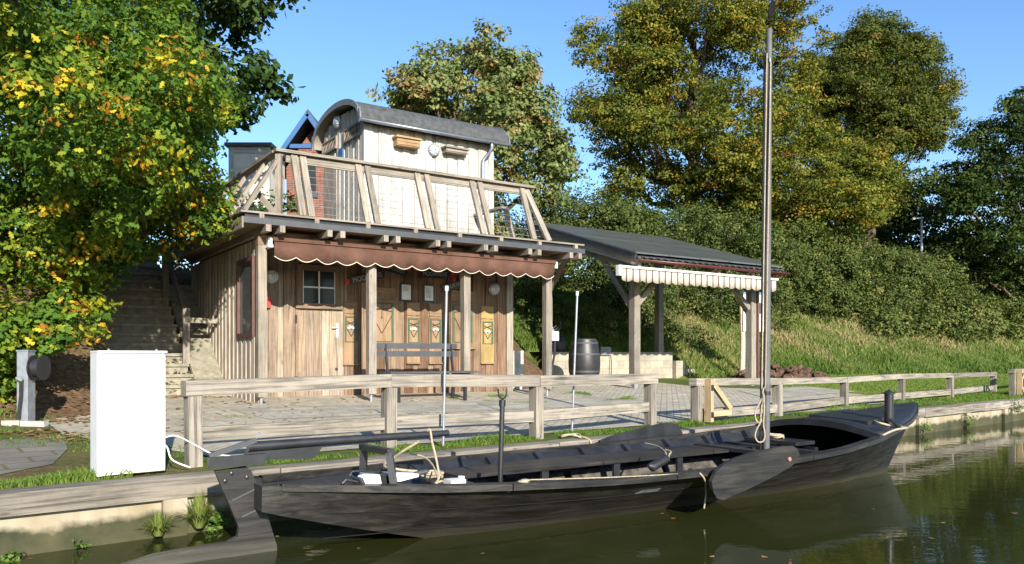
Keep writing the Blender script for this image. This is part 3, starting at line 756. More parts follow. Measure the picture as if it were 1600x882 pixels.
roof = m.build('cabin_roof', M['felt'], hut)
for tt0, tt1 in ((rt0-.03, rt0-.002), (rt1+.002, rt1+.03)):
    m = MB()
    for i in range(N_):
        (da, za), (db, zb2) = top[i], top[i+1]
        c = [(da, za-.04), (db, zb2-.04), (db, zb2+.075), (da, za+.075)]
        if i < 3 or i > N_-4:
            sx = -1 if i < 3 else 1; c = [(da, za-.04), (db, zb2-.04), (db+sx*.06, zb2+.05), (da+sx*.06, za+.05)]
        m.hexa([H(tt0, c[0][0], c[0][1]), H(tt1, c[0][0], c[0][1]), H(tt1, c[1][0], c[1][1]), H(tt0, c[1][0], c[1][1]),
                H(tt0, c[3][0], c[3][1]), H(tt1, c[3][0], c[3][1]), H(tt1, c[2][0], c[2][1]), H(tt0, c[2][0], c[2][1])], .5)
    m.build('roof_edge_trim', M['trim'], roof)
m = MB()
for i in range(N_):
    (da, za), (db, zb2) = top[i], top[i+1]
    m.poly([H(rt0+.01, da, za-.006), H(rt1-.01, da, za-.006), H(rt1-.01, db, zb2-.006), H(rt0+.01, db, zb2-.006)], .5)
m.build('roof_lining', M['wood_pale'], roof)
m = MB(); gd = dc-hr-.065
gpts = [(math.pi+math.pi*i/8) for i in range(9)]
m.grid([[H(tt, gd+.045*math.cos(a), ZE-.01+.045*math.sin(a)) for a in gpts] for tt in (rt0-.03, rt1+.03)])
m.build('gutter', M['zinc'], roof, smooth=True, sol=.004)
tg, _ = plane_hit('h', 756, 240, CD0)
m = MB(); m.tube([H(tg+.05, gd, ZE-.06), H(tg+.05, gd, ZE-.14), H(tg+.04, gd+.05, ZE-.2), H(tg-.06, CD0-.09, ZE-.36), H(tg-.07, CD0-.08, ZE-.45), H(tg-.07, CD0-.08, 3.1)], .036, 12); m.build('downpipe', M['zinc'], hut, smooth=True)
# lattice openings and door in the gable (plane t = CT0)
def gab(px, py):
    o = P0 + UD*CT0; r = (px-800)/FPX; a = (r*o[1]-o[0])/(VD[0]-r*VD[1]); return a, EYE+(HOR-py)/FPX*(o[1]+a*VD[1])
GF = lambda a, o, z: H(CT0+o, a, z)
def lattice(pa, pb, h):
    (a1, z1), (a0, z0) = gab(*pa), gab(*pb); zt2 = max(z1, z0)
    m = MB(); zc1, zc0 = zt2, zt2-h
    m.box(GF, a0, a1, -.06, -.02, zc1-.03, zc1); m.box(GF, a0, a1, -.07, -.02, zc0, zc0+.045); m.box(GF, a0, a0+.03, -.06, -.02, zc0+.045, zc1-.03); m.box(GF, a1-.03, a1, -.06, -.02, zc0+.045, zc1-.03)
    fr = m.build('lattice_window', M['wood_pale'], hut)
    m = MB(); m.box(GF, a0+.03, a1-.03, -.028, -.02, zc0+.045, zc1-.03); m.build('dark_opening', M['black'], fr)
    m = MB(); n = 9
    for i in range(n):
        x0 = a0+.03+(a1-a0-.06)*i/n; x1 = x0+(a1-a0-.06)/n
        for s0, s1, oo in ((x0, x1, -.045), (x1, x0, -.036)):
            m.beam(GF(s0, oo, zc0+.05), GF(s1, oo, zc1-.035), .006, .014, (UD[0], UD[1], 0))
    m.build('lattice', M['wood_pale'], fr)
lattice((507, 226), (529, 236), .26); lattice((541, 205), (565, 215), .26)
(a1, z1), (a0, _) = gab(509, 240), gab(528, 240)
m = MB(); m.box(GF, a0, a1, -.035, -.02, 3.1, 4.95); m.build('cabin_door', M['wood_side'], hut)
(a1, z1), (a0, z0) = gab(532, 234), gab(538, 249)
m = MB(); m.box(GF, a0, a1, -.045, -.025, z0-.1, z1); m.build('door_plate', M['blue'], hut)

# round bulkhead lamps (fixed to the hut)
def round_lamp(c, nrm, r, lab):
    nrm = Vector(nrm).normalized(); ux = Vector((0, 0, 1)).cross(nrm).normalized(); uy = Vector((0, 0, 1))
    F = lambda x, y, z: c + ux*x + uy*y + nrm*z
    o = thing('wall_lamp', c, lab, 'lamp', 'round wall lamps on the hut')
    m = MB(); m.lathe(F, [(r, 0), (r, .04), (r*.9, .05)], 28); m.build('lamp_base', M['zinc'], o)
    m = MB(); m.lathe(F, [(r*.88, .05), (r*.8, .075), (r*.5, .095), (.01, .1)], 24, cap=False); m.build('lamp_glass', M['lamp_glass'], o, smooth=True)
    m = MB()
    for q in (-.5, -.17, .17, .5):
        pts = []; pt2 = []
        for i in range(9):
            s = -1+2*i/8; hh = math.sqrt(max(0, 1-q*q)); zz = .055+.06*math.sqrt(max(0, 1-q*q-(s*hh)**2)) 
            pts.append(F(q*r, s*hh*r*.98, zz)); pt2.append(F(s*hh*r*.98, q*r, zz))
        m.tube(pts, r*.035, 4); m.tube(pt2, r*.035, 4)
    m.build('lamp_guard', M['zinc'], o); return o
VN = Vector((-VD[0], -VD[1], 0)); UN = Vector((-UD[0], -UD[1], 0))
a, z = W(770, 452); round_lamp(H(a, FR-.02, z), VN, .125, 'round grey barred lamp beside the right corner post, above the yellow board')
a, z = W(420, 432); round_lamp(H(a+.03, FR-.02, z), VN, .125, 'round lamp half hidden behind the left porch post')
a, z = plane_hit('h', 676, 236, CD0); round_lamp(H(a, CD0-.02, z), VN, .125, 'round white lamp between the two boxes on the upper cabin')
a, z = gab(532, 192); round_lamp(GF(a, -.02, z), UN, .135, 'round lamp high in the arched gable of the upper cabin')

# boxes hung under the cabin eave
def hang_box(px0, px1, py0, py1, lab, mat, slats):
    a0, z1 = plane_hit('h', px0, py0, CD0-.16); a1, z0 = plane_hit('h', px1, py1, CD0-.16)
    z0 = z0+.02
    o = thing('nest_box', H((a0+a1)/2, CD0-.02, z0), lab, 'box', 'wooden boxes under the cabin eave')
    m = MB(); m.box(H, a0+.03, a1-.03, CD0-.20, CD0-.021, z0, z1-.035); m.build('box_body', mat, o, bevel=.005)
    m = MB(); m.box(H, a0, a1, CD0-.24, CD0-.021, z1-.034, z1); m.build('lid', mat, o, bevel=.005)
    m = MB()
    for i in range(slats): m.box(H, a0+.04, a1-.04, CD0-.215, CD0-.202, z0+.02+i*.065, z0+.065+i*.065)
    m.build('slat', mat, o)
hang_box(617, 657, 212, 235, 'orange-brown slatted wooden box on the cabin wall, left of the round lamp', M['box_orange'], 3)
hang_box(694, 731, 228, 245, 'pale wooden box on the cabin wall, right of the round lamp beside the downpipe', M['wood_pale'], 2)

def hitg(px, py):
    """where the sight line of a photo position meets the ground"""
    Y = 4.0
    while Y < 70:
        x = (px-800)/FPX*Y; z = EYE+(HOR-py)/FPX*Y
        if z < gz(x, Y): break
        Y += .02
    x = (px-800)/FPX*Y; return Vector((x, Y, gz(x, Y)))

# ------------------------------------------------------------ decorated boards on the front wall
def arc_pts(a0, a1, zb, rise, n=8): return [(a0+(a1-a0)*i/n, zb+rise*math.sin(math.pi*i/n)) for i in range(n+1)]
def deco(px0, px1, pyt, pyb, fx0, fx1, fyt, fyb, lab, wide=False, mat='wood_board'):
    D = FR-.024
    a0, zt = W(px0, pyt, D); a1, zb = W(px1, pyb, D); f0, ft = W(fx0, fyt, D); f1, fb = W(fx1, fyb, D)
    o = thing('decorated_board', H((a0+a1)/2, D, zb), lab, 'board', 'carved boards on the hut front')
    m = MB(); hh = ft+.05
    m.box(H, a0, a1, D-.022, D, zb, hh); m.box(H, a0+.004, a1-.004, D-.018, D, hh+.012, zt); m.build('board', M[mat], o, bevel=.004)
    m = MB(); m.box(H, a0-.01, a1+.01, D-.05, D-.023, zb-.012, zb+.012); m.build('ledge', M['wood_shade' if not wide else mat], o)
    m = MB(); w_ = .028 if not wide else .04
    m.box(H, f0, f0+w_, D-.036, D-.023, fb, ft); m.box(H, f1-w_, f1, D-.036, D-.023, fb, ft)
    m.box(H, f0+w_, f1-w_, D-.034, D-.023, ft-w_*.7, ft); m.box(H, f0+w_, f1-w_, D-.034, D-.023, fb, fb+w_*.4)
    m.build('green_frame', M['green'], o, bevel=.003)
    m = MB(); c = (f0+f1)/2
    if not wide:
        m.prism(H, [(f0-.01, ft+.012)]+[(f1+.01, ft+.012)]+[(c+.05, ft+.03), (c, ft+.065), (c-.05, ft+.03)], D-.034, D-.0235)
    else:
        m.prism(H, [(f0-.01, ft+.01), (f1+.01, ft+.01), (f1+.01, ft+.03), (f0-.01, ft+.03)], D-.034, D-.0235)
    m.build('carved_crest', M[mat], o)
    hgt = ft-fb; i0, i1 = f0+w_+.005, f1-w_-.005; zc = ft-hgt*(.30 if not wide else .2)
    m = MB(); b = lambda p, q, t=.011: m.beam(H(p[0], D-.029, p[1]), H(q[0], D-.029, q[1]), .008, t, (UD[0]*.01, 0, 1))
    b((i0, zc-hgt*.14), (c, fb+hgt*.22)); b((c, fb+hgt*.22), (i1, zc-hgt*.14))
    b((i0, zc+.05), (i1, zc-.015), .013); b((i0, zc-.0), (i1, zc+.055), .013); b((c, zc-.01), (c, zc-hgt*.22), .010)
    b((c-.02, zc-hgt*.17), (c+.02, zc-hgt*.17), .008)
    m.build('black_ironwork', M['black'], o)
    if not wide:
        m = MB(); zz = zc-hgt*.10
        m.prism(H, arc_pts(i0+.01, i1-.01, zz-.025, .045)+[(i1-.01, zz-.03), (i0+.01, zz-.03)], D-.0265, D-.0235); m.build('pale_arc', M['offwhite'], o)
    return o
deco(536.5, 558, 471, 570, 538, 557.5, 495, 535, 'narrow carved board immediately right of the hut door, half in the post shadow')
deco(575, 618, 449, 540, 577, 614, 472.5, 535, 'wide carved board behind the second porch post, left of the framed notices', True)
deco(635, 655.5, 473, 568, 636.5, 654.5, 498, 536, 'narrow carved board under the left framed notice')
deco(670, 689, 475, 568, 671.5, 688, 499, 536.5, 'narrow carved board under the right framed notice')
deco(704, 741, 454, 545, 706, 737, 476, 536, 'wide carved board behind the third porch post', True)
deco(751, 770.6, 479, 568, 753, 769, 503, 538, 'narrow bright yellow carved board below the round lamp at the right end', False, 'wood_yellow')
def text_mesh(name, s, F, size, mat, parent, depth=.003):
    cu = bpy.data.curves.new(name, 'FONT'); cu.body = s; cu.size = 1.0; cu.extrude = 0.0; cu.align_x = 'CENTER'; cu.align_y = 'CENTER'
    to = bpy.data.objects.new('tmp', cu); COL.objects.link(to)
    dg = bpy.context.evaluated_depsgraph_get(); me = bpy.data.meshes.new_from_object(to.evaluated_get(dg)); bpy.data.objects.remove(to)
    org = wloc(parent); xs = [v.co.x for v in me.vertices]; wd = max(xs)-min(xs)
    for v in me.vertices: v.co = F(v.co.x/wd, v.co.y/wd) - org
    me.name = name; me.materials.clear(); me.materials.append(mat); o = bpy.data.objects.new(name, me); COL.objects.link(o); o.parent = parent
    return o
def name_sign(pa, pb, txt, red, lab):
    D = FR-.024
    a0, z0 = W(pa[0], pa[1], D); a1, z1 = W(pb[0], pb[1], D); c = ((a0+a1)/2, (z0+z1)/2); an = math.atan2(z1-z0, a1-a0); L = math.hypot(a1-a0, z1-z0)
    ca, sa = math.cos(an), math.sin(an); T = lambda x, y: (c[0]+x*ca-y*sa, c[1]+x*sa+y*ca)
    o = thing('name_sign', H(c[0], D, c[1]), lab, 'sign', 'black name signs on the hut front')
    h = .075; m = MB(); m.prism(H, [T(-L/2, -h), T(L/2-.05, -h), T(L/2, 0), T(L/2-.05, h), T(-L/2, h), T(-L/2+.05, 0)], D-.024, D-.001); m.build('board', M['black'], o, bevel=.003)
    text_mesh('lettering', txt, lambda x, y: H(T(x*L*.80, y*L*.80*1.15)[0], D-.028, T(x*L*.80, y*L*.80*1.15)[1]), 1, M['text'], o)
    m = MB()
    for (x, y) in red:
        pt = T(x*L, y); pts = [(pt[0]+.055*math.cos(k*math.pi/4)*(1 if k % 2 else .7), pt[1]+.06*math.sin(k*math.pi/4)*(1 if k % 2 else .8)) for k in range(8)]
        m.prism(H, pts, D-.032, D-.0245)
    m.build('red_flower', M['red'], o); return o
name_sign((545, 440), (601, 428), 'MOORHEXE', [(-.56, 0)], 'black sign reading MOOR, rising to the right behind the second porch post')
name_sign((585, 411), (637, 427), 'MOORGEIST', [(.50, .07)], 'black sign reading MOORGEIST, sloping down to the right under the awning')
name_sign((655, 428), (702, 430), 'MOORHEXE', [(-.45, .10), (.58, .0)], 'black sign reading MOORHEXE, level, above the right framed notice')
name_sign((688, 452), (734, 440), 'MOORTEUFEL', [(-.02, .12)], 'black sign rising to the right across the third porch post')
def notice(px0, px1, py0, py1, lab, lines):
    D = FR-.024; a0, z1 = W(px0, py0, D); a1, z0 = W(px1, py1, D)
    o = thing('framed_notice', H((a0+a1)/2, D, z0), lab, 'notice', 'framed notices on the hut front')
    m = MB(); m.box(H, a0-.03, a1+.03, D-.02, D-.001, z0-.035, z1+.035); m.build('frame', M['black'], o)
    m = MB(); m.box(H, a0, a1, D-.024, D-.021, z0, z1); m.build('paper', M['offwhite'], o)
    m = MB()
    for i in range(lines):
        zz = z1-.04-i*.022; x = random.uniform(.6, .85); m.box(H, a0+.02, a0+.02+(a1-a0-.04)*x, D-.0262, D-.0245, zz-.004, zz+.002)
    m.build('small_print', M['charcoal'], o)
notice(627, 641, 445, 469, 'left framed white notice with little print on the hut front', 4)
notice(663, 676, 447, 470.5, 'right framed white notice with many printed lines on the hut front', 9)
a, z = W(417, 473, FR-.03); m = MB(); m.box(H, a-.05, a+.045, FR-.09, FR-.024, z-.09, z+.09)
tag(m.build('letter_box', M['red'], None, bevel=.008), 'small red box on the porch wall behind the left post', 'box')
# meter box on the fourth post
o = thing('switch_box', H(5.47, -.03, 1.2), 'small white electrical box on the right-hand porch post', 'switch box')
a, z = plane_hit('h', 860, 525, -.06)
m = MB(); m.box(H, 5.466, 5.61, -.09, .02, z-.09, z+.08); m.build('box_body', M['white'], o, bevel=.012)
m = MB(); m.tube([H(5.55, -.04, z-.09), H(5.56, -.02, z-.35), H(5.5, .05, .5), H(5.7, .35, .3)], .022, 8); m.build('conduit', M['rubber'], o)

# ------------------------------------------------------------ bench
o = thing('garden_bench', H(2.75, -.15, .22), 'dark grey slatted bench standing in front of the hut between two porch posts', 'bench')
for i in range(4):
    m = MB(); d = -.43+i*.115; m.box(H, 1.95, 3.66, d, d+.10, .675, .705); m.build('seat_slat', M['charcoal'], o, bevel=.006)
for z in (1.10, .965):
    m = MB(); dd = .13 if z > 1 else .105; m.box(H, 1.90, 3.50, dd, dd+.03, z-.01, z+.085); m.build('back_slat', M['charcoal'], o, bevel=.006)
for t in (2.12, 3.38):
    m = MB(); m.beam(H(t, -.36, .665), H(t, -.36, .20), .05, .05, (UD[0], UD[1], 0)); m.build('leg', M['black'], o)
    m = MB(); m.beam(H(t, .02, .665), H(t, .08, .20), .05, .05, (UD[0], UD[1], 0)); m.build('leg', M['black'], o)
    m = MB(); m.beam(H(t, -.38, .655), H(t, .06, .655), .05, .03); m.beam(H(t, .05, .66), H(t, .15, 1.17), .045, .03, (UD[0], UD[1], 0)); m.build('bracket', M['black'], o)

# ------------------------------------------------------------ open shelter
sh = thing('open_shelter', H(10.6, 2.5, .3), 'open timber shelter with dark solar-panel roof and striped awning, right of the hut', 'shelter')
SP = [(8.69, 1.14), (12.65, 1.14)]; BP = [(8.69, 4.42), (12.55, 4.3)]
for i, (t, d) in enumerate(SP):
    g = gz(H(t, d).x, H(t, d).y); m = MB(); m.box(H, t-.09, t+.09, d-.09, d+.09, g+.22 if i == 0 else g+.1, 2.80); m.build('post', M['wood_pale'], sh, bevel=.01)
    m = MB(); m.box(H, t-.05, t+.05, d-.05, d+.05, g, g+.22); m.build('post_foot', M['steel'], sh)
for i, (t, d) in enumerate(BP):
    g = gz(H(t, d).x, H(t, d).y); m = MB(); m.box(H, t-.09, t+.09, d-.09, d+.09, g-.1, 3.9); m.build('post', M['wood_pale'], sh, bevel=.01)
tl, tr, df, db = 8.28, 13.25, .60, 4.75
zf, zr = 3.16, 4.42
rz = lambda d: zf + (zr-zf)*(d-df)/(db-df)
def rsheet(d0, d1, t0, t1, th, up0, mat, name, par):
    m = MB(); m.hexa([H(t0, d0, rz(d0)+up0), H(t1, d0, rz(d0)+up0), H(t1, d1, rz(d1)+up0), H(t0, d1, rz(d1)+up0),
                      H(t0, d0, rz(d0)+up0+th), H(t1, d0, rz(d0)+up0+th), H(t1, d1, rz(d1)+up0+th), H(t0, d1, rz(d1)+up0+th)], 0)
    return m.build(name, mat, par)
rf = rsheet(df, db, tl, tr, .03, -.06, M['charcoal'], 'roof', sh)
# corrugated front edge
m = MB(); n = 90; rows = [[], []]
for i in range(n+1):
    t = tl+(tr-tl)*i/n; zz = -.075 + (.035 if (i//2) % 2 else 0)
    rows[0].append(H(t, df-.06, rz(df-.06)+zz)); rows[1].append(H(t, df+.5, rz(df+.5)+zz))
m.grid(rows); m.build('corrugated_edge', M['black'], rf, sol=.004)
for i in range(5):
    t0 = tl+.02+i*(tr-tl)/5; t1 = t0+(tr-tl)/5-.022
    for d0, d1 in ((df+.05, df+2.08), (df+2.1, db)):
        rsheet(d0, d1, t0, t1, .035, .025, M['solar'], 'solar_panel', sh)
m = MB(); m.beam(H(tl-.03, df+.02, rz(df)-.02), H(tl-.03, db, rz(db)-.02), .03, .13, (0, 0, 1)); m.beam(H(tl-.05, df, rz(df)+.045), H(tl-.05, db, rz(db)+.045), .06, .03, (0, 0, 1)); m.build('verge_trim', M['charcoal'], rf)
m = MB(); m.grid([[H(tt, df-.10+.055*math.cos(a), rz(df)-.11+.055*math.sin(a)) for a in [math.pi+math.pi*i/8 for i in range(9)]] for tt in (tl-.05, tr+.05)]); m.build('gutter', M['maroon'], rf, smooth=True, sol=.005)
m = MB(); m.tube([H(12.86, df-.1, rz(df)-.16), H(12.86, df-.02, rz(df)-.3), H(12.80, 1.05, 2.75), H(12.80, 1.05, .4)], .04, 10); m.build('downpipe', M['maroon'], sh)
m = MB(); m.box(H, 8.35, 13.1, 1.05, 1.23, 2.802, 2.98); m.build('eave_beam', M['wood_pale'], sh, bevel=.008)
for t in (8.36, 9.6, 10.9, 12.1, 13.1):
    m = MB(); m.beam(H(t, df+.0, rz(df)-.155), H(t, db, rz(db)-.155), .09, .18, (0, 0, 1)); m.build('rafter', M['wood_pale' if t < 8.5 else 'wood_shade'], sh, bevel=.006)
m = MB(); m.box(H, 8.35, 13.1, 4.3, 4.45, 3.86, 4.0); m.build('ridge_beam', M['wood_shade'], sh)
def brace(p, q, mt='wood_pale'):
    m = MB(); m.beam(p, q, .10, .12, (UD[0]*.3, UD[1]*.3, 1)); m.build('brace', M[mt], sh, bevel=.006)
brace(H(8.79, 1.14, 2.16), H(9.42, 1.14, 2.80)); brace(H(12.55, 1.14, 2.16), H(11.85, 1.14, 2.80))
brace(H(8.69, 1.23, 2.05), H(8.69, 2.4, 3.45)); brace(H(12.65, 1.23, 2.05), H(12.65, 2.2, 3.4))
brace(H(8.69, 4.3, 2.7), H(8.69, 3.3, 3.75), 'wood_shade')
m = MB(); m.beam(H(8.69, 1.1, 3.0), H(8.69, 4.4, 3.98), .12, .2, (0, 0, 1)); m.build('side_rafter', M['wood_pale'], sh, bevel=.006)
# striped awning
m = MB(); n = 160; rows = [[], []]; sa0, sa1 = plane_hit('h', 972, 420, .45)[0], 12.75
for i in range(n+1):
    t = sa0+(sa1-sa0)*i/n; rows[0].append(H(t, .46, 2.83)); rows[1].append(H(t, .46+.006*math.sin(i*.7), 2.59-.045*abs(math.sin(math.pi*i/n*17))))
m.grid(rows, uvf=lambda i, j: (j/n*(sa1-sa0), i)); saw = m.build('striped_awning', M['stripes'], sh, smooth=True, sol=.004)
m = MB(); m.box(H, sa0-.05, sa1+.04, .42, .50, 2.832, 2.88); m.build('awning_bar', M['offwhite'], saw, bevel=.01)
m = MB(); m.box(H, sa0-.13, sa0-.06, .40, .5, 2.66, 2.88); m.build('awning_bracket', M['offwhite'], saw)
m = MB(); m.grid([[H(sa0, .5, 2.87), H(sa1, .5, 2.87)], [H(sa0, 1.04, 2.95), H(sa1, 1.04, 2.95)]], uvf=lambda i, j: (j*(sa1-sa0), i)); m.build('awning_cloth', M['stripes'], saw, sol=.004)

# ------------------------------------------------------------ block wall, concrete angle, barrel and neighbours
o = thing('block_wall', H(8.6, 4.2, .3), 'low pale concrete-block retaining wall at the back of the shelter', 'wall')
g = .36; m = MB(); uv = lambda t0, t1: None
zt = 1.08
m.poly([H(8.3, 4.12, g-.1), H(12.9, 4.12, g-.1), H(12.9, 4.12, zt), H(8.3, 4.12, zt)], 0, [(0, .02), (4.6, .02), (4.6, zt-g+.1+.02), (0, zt-g+.12)])
m.poly([H(8.3, 4.12, zt), H(12.9, 4.12, zt), H(12.9, 4.95, zt), H(8.3, 4.95, zt)], 0, [(0, 0), (4.6, 0), (4.6, .18), (0, .18)])
m.poly([H(12.9, 4.12, g-.1), H(12.9, 4.95, g-.1), H(12.9, 4.95, zt), H(12.9, 4.12, zt)], 0, [(0, .02), (.2, .02), (.2, .8), (0, .8)])
m.build('block_courses', M['blocks'], o)
for (t, z1) in ((13.12, .84), (13.5, .60)):
    m = MB(); m.box(H, t-.19, t+.17, 4.0, 4.25, .3, z1); m.build('loose_block', M['blocks'], o, bevel=.01)
m = MB(); m.box(H, 5.44, 5.9, 1.55, 1.68, .15, 1.08); m.prism(lambda a, o_, z: H(a, o_, z), [(5.9, 1.08), (5.9, .55), (5.55, .2), (5.44, .2), (5.44, 1.08)], 1.50, 1.549)
tag(m.build('concrete_angle', M['stone'], None, bevel=.01), 'pale concrete retaining element against the bank, right of the hut corner', 'concrete block')
bp = hitg(913, 602); bx = Vector((bp.x, bp.y, gz(bp.x, bp.y)+.005))
o = thing('barrel', bx, 'black wooden barrel standing in front of the block wall under the shelter', 'barrel')
F = lambda x, y, z: bx+Vector((x, y, z)); HB = .98
BS = 25/FPX*bx.y; HB = 70/FPX*bx.y
prof = [(BS*(.80+.20*math.sin(math.pi*i/14)), HB*i/14) for i in range(15)]
m = MB(); m.lathe(F, prof, 40); m.build('staves', M['tar_smooth'], o, smooth=True)
for f in (.04, .30, .68, .93):
    r = BS*(.80+.20*math.sin(math.pi*f))+.004; m = MB(); m.lathe(F, [(r-.002, HB*f-.022), (r+.004, HB*f-.022), (r+.004, HB*f+.022), (r-.002, HB*f+.022)], 40, cap=False); m.build('hoop', M['charcoal'], o, smooth=True)
m = MB(); m.lathe(F, [(BS*.74, HB+.001), (BS*.74, HB+.02)], 32); m.build('lid', M['charcoal'], o)
cp = hitg(872, 594); cx = Vector((cp.x, cp.y+.5, gz(cp.x, cp.y+.5)))
o = thing('cable_bag', cx, 'round black bag of cables lying beside the barrel', 'cable bag')
F = lambda x, y, z: cx+Vector((x, y, z)); m = MB()
m.lathe(F, [(.12, 0), (.22, .05), (.25, .18), (.235, .32), (.17, .43), (.08, .47)], 22); m.build('bag', M['rubber'], o, smooth=True)
for k in range(4):
    m = MB(); pts = [F(.15*math.cos(k+i*.5)-.05, -.2+.02*i, .12+.07*i+.05*k % .2) for i in range(9)]; m.tube(pts, .012, 6); m.build('cable_loop', M['charcoal'], o)
m = MB(); m.tube([F(-.05, -.1, .45), F(-.12, -.05, .6), F(-.2, 0, .85)], .01, 6); m.tube([F(.02, -.1, .44), F(-.1, 0, .62), F(-.17, 0, .8)], .008, 6); m.build('cable', M['offwhite'], o)
# wire basket on chain
a, z = plane_hit('h', 938, 543, 4.08); a1, z1 = plane_hit('h', 953, 555, 4.08)
o = thing('wire_basket', H(a, 4.08, z), 'small grey mesh basket hanging on the block wall right of the barrel', 'basket')
m = MB()
for i in range(6):
    f = i/5; m.beam(H(a, 4.06, z+(z1-z)*f), H(a1, 4.06, z+(z1-z)*f), .012, .012)
for i in range(9):
    f = i/8; m.beam(H(a+(a1-a)*f, 4.045, z), H(a+(a1-a)*f, 4.045, z1), .012, .012)
m.build('mesh', M['steel'], o)
m = MB(); m.box(H, a, a1, 4.08, 4.115, z1, z); m.build('backing', M['charcoal'], o)
m = MB(); m.tube([H(a1-.02, 4.03, z1), H(a1-.0, 4.02, .8), H(a1-.02, 4.0, .42)], .012, 6); m.build('chain', M['maroon'], o)

# ------------------------------------------------------------ steps, side rail
st = thing('outdoor_steps', H(-1.1, 2.2, .3), 'worn mossy concrete steps climbing the bank left of the hut', 'steps')
for i in range(16):
    zb = .30+.178*i; d = 2.0+.235*i
    m = MB(); e = .30 if i < 2 else 0; x0_ = -1.86+random.uniform(-.02, .02)
    m.box(H, x0_+.02, -.53+e, d+.035, d+.42, zb-.12, zb+.125); m.box(H, x0_, -.52+e, d, d+.36, zb+.126, zb+.178); m.build('step', M['step'], st, bevel=.01)
m = MB()
for i in range(5):
    d = 1.55+.62*i; z0 = gz(H(-.25, d).x, H(-.25, d).y)+.10; d2 = d+.60; z1 = gz(H(-.25, d2).x, H(-.25, d2).y)+.10
    m.hexa([H(-.50, d, z0-.1), H(-.03, d, z0-.1), H(-.03, d2, z1-.1), H(-.50, d2, z1-.1), H(-.50, d, z0), H(-.03, d, z0), H(-.03, d2, z1), H(-.50, d2, z1)])
m.build('slab_gutter', M['step'], st, bevel=.008)
o = thing('stair_handrail', H(-.6, 2.7, .8), 'weathered timber handrail beside the outdoor steps', 'handrail')
pt = H(-.55, 2.55); zb = EYE+(HOR-569)/FPX*pt.y; ztp = EYE+(HOR-482)/FPX*pt.y
m = MB(); m.box(H, -.61, -.50, 2.49, 2.58, zb, ztp); m.build('post', M['wood_pale'], o, bevel=.006)
m = MB(); m.tube([H(-.555, 2.53, zb-.2), H(-.555, 2.53, zb)], .02, 8); m.build('post_foot', M['steel'], o)
m = MB(); m.beam(H(-.56, 2.45, ztp-.2), H(-.56, 4.4, ztp+1.25), .05, .12, (0, 0, 1)); m.build('handrail', M['wood_pale'], o, bevel=.006)
m = MB(); m.box(H, -.61, -.50, 4.3, 4.42, 1.6, ztp+1.3); m.build('post', M['wood_pale'], o, bevel=.006)
m = MB(); m.beam(H(-.50, 2.54, ztp-.21), H(-.03, 2.54, ztp-.21), .05, .09, (0, 0, 1)); m.build('cross_rail', M['wood_pale'], o, bevel=.006)

# ------------------------------------------------------------ fences along the quay
def fence(posts, rails, lab, grp='quay fences', lean=0):
    """posts: (px, foot py); rails: list of (pxA, zA, pxB, zB, size, s_off)"""
    P = [hitg(px, py) for px, py in posts]
    o = thing('timber_fence', P[0], lab, 'fence', grp)
    for i, p in enumerate(P):
        zt = EYE+(HOR-posts[i][2] if False else 0)/FPX if False else None
    return o, P
def mk_fence(lab, posts, top, bottom, w=.115):
    """posts: list of (px, py foot, py head); top/bottom: rail thickness and (z fraction)"""
    P = []; 
    for px, pf, ph in posts:
        b = hitg(px, pf); P.append((b, EYE+(HOR-ph)/FPX*b.y))
    o = thing('timber_fence', P[0][0], lab, 'fence', 'weathered timber fences on the quay')
    d = (P[-1][0]-P[0][0]); d.z = 0; d.normalize(); n = Vector((-d.y, d.x, 0))
    for b, zt in P:
        lean = d*random.uniform(-.02, .02)
        m = MB(); s = Vector((0, 0, 0)); e = Vector((b.x, b.y, zt))+lean; m.beam(Vector((b.x, b.y, b.z-.15)), e, w, w*1.05, n); m.build('post', M['wood_fence'], o, bevel=.009)
    i0 = 0
    A = Vector((P[0][0].x, P[0][0].y, P[0][1])); Bp = Vector((P[-1][0].x, P[-1][0].y, P[-1][1]))
    for i in range(len(P)-1):
        a = Vector((P[i][0].x, P[i][0].y, P[i][1]))+Vector((0, 0, top/2)); b = Vector((P[i+1][0].x, P[i+1][0].y, P[i+1][1]))+Vector((0, 0, top/2))
        if i == 0: a = a - d*.09
        if i == len(P)-2: b = b + d*.07
        jj = n*random.uniform(-.006, .006); k = Vector((0, 0, random.uniform(-.008, .008)))
        m = MB(); m.beam(a+jj+k+d*.002, b+jj-k*.5-d*.002, .13, top, (0, 0, 1)); m.build('top_rail', M['wood_fence'], o, bevel=.012)
        lo, hi = bottom
        a2 = Vector((P[i][0].x, P[i][0].y, P[i][0].z+lo))+d*(w/2+.004)+k; b2 = Vector((P[i+1][0].x, P[i+1][0].y, P[i+1][0].z+hi))-d*(w/2+.004)
        m = MB(); m.beam(a2, b2, .06, .125, (0, 0, 1)); m.build('lower_rail', M['wood_fence'], o, bevel=.009)
    return o, P, d, n
f1, P1, d1_, n1_ = mk_fence('long near timber fence in front of the hut, ending left of the gap', [(303, 729, 619), (607, 702, 605), (838, 686, 604), (1017, 666, 600)], .13, (.27, .26))
f2, P2, d2_, n2_ = mk_fence('timber fence right of the gap, running behind the mast towards the bow', [(1088, 662, 603), (1215, 650, 601), (1319, 636, 598), (1408, 628, 592), (1485, 621, 590), (1552, 613, 588)], .10, (.12, .12))
f3, P3_, _, _ = mk_fence('last stretch of timber fence at the right edge of the photo', [(1582, 619, 584), (1668, 607, 578), (1750, 600, 573)], .10, (.12, .12))
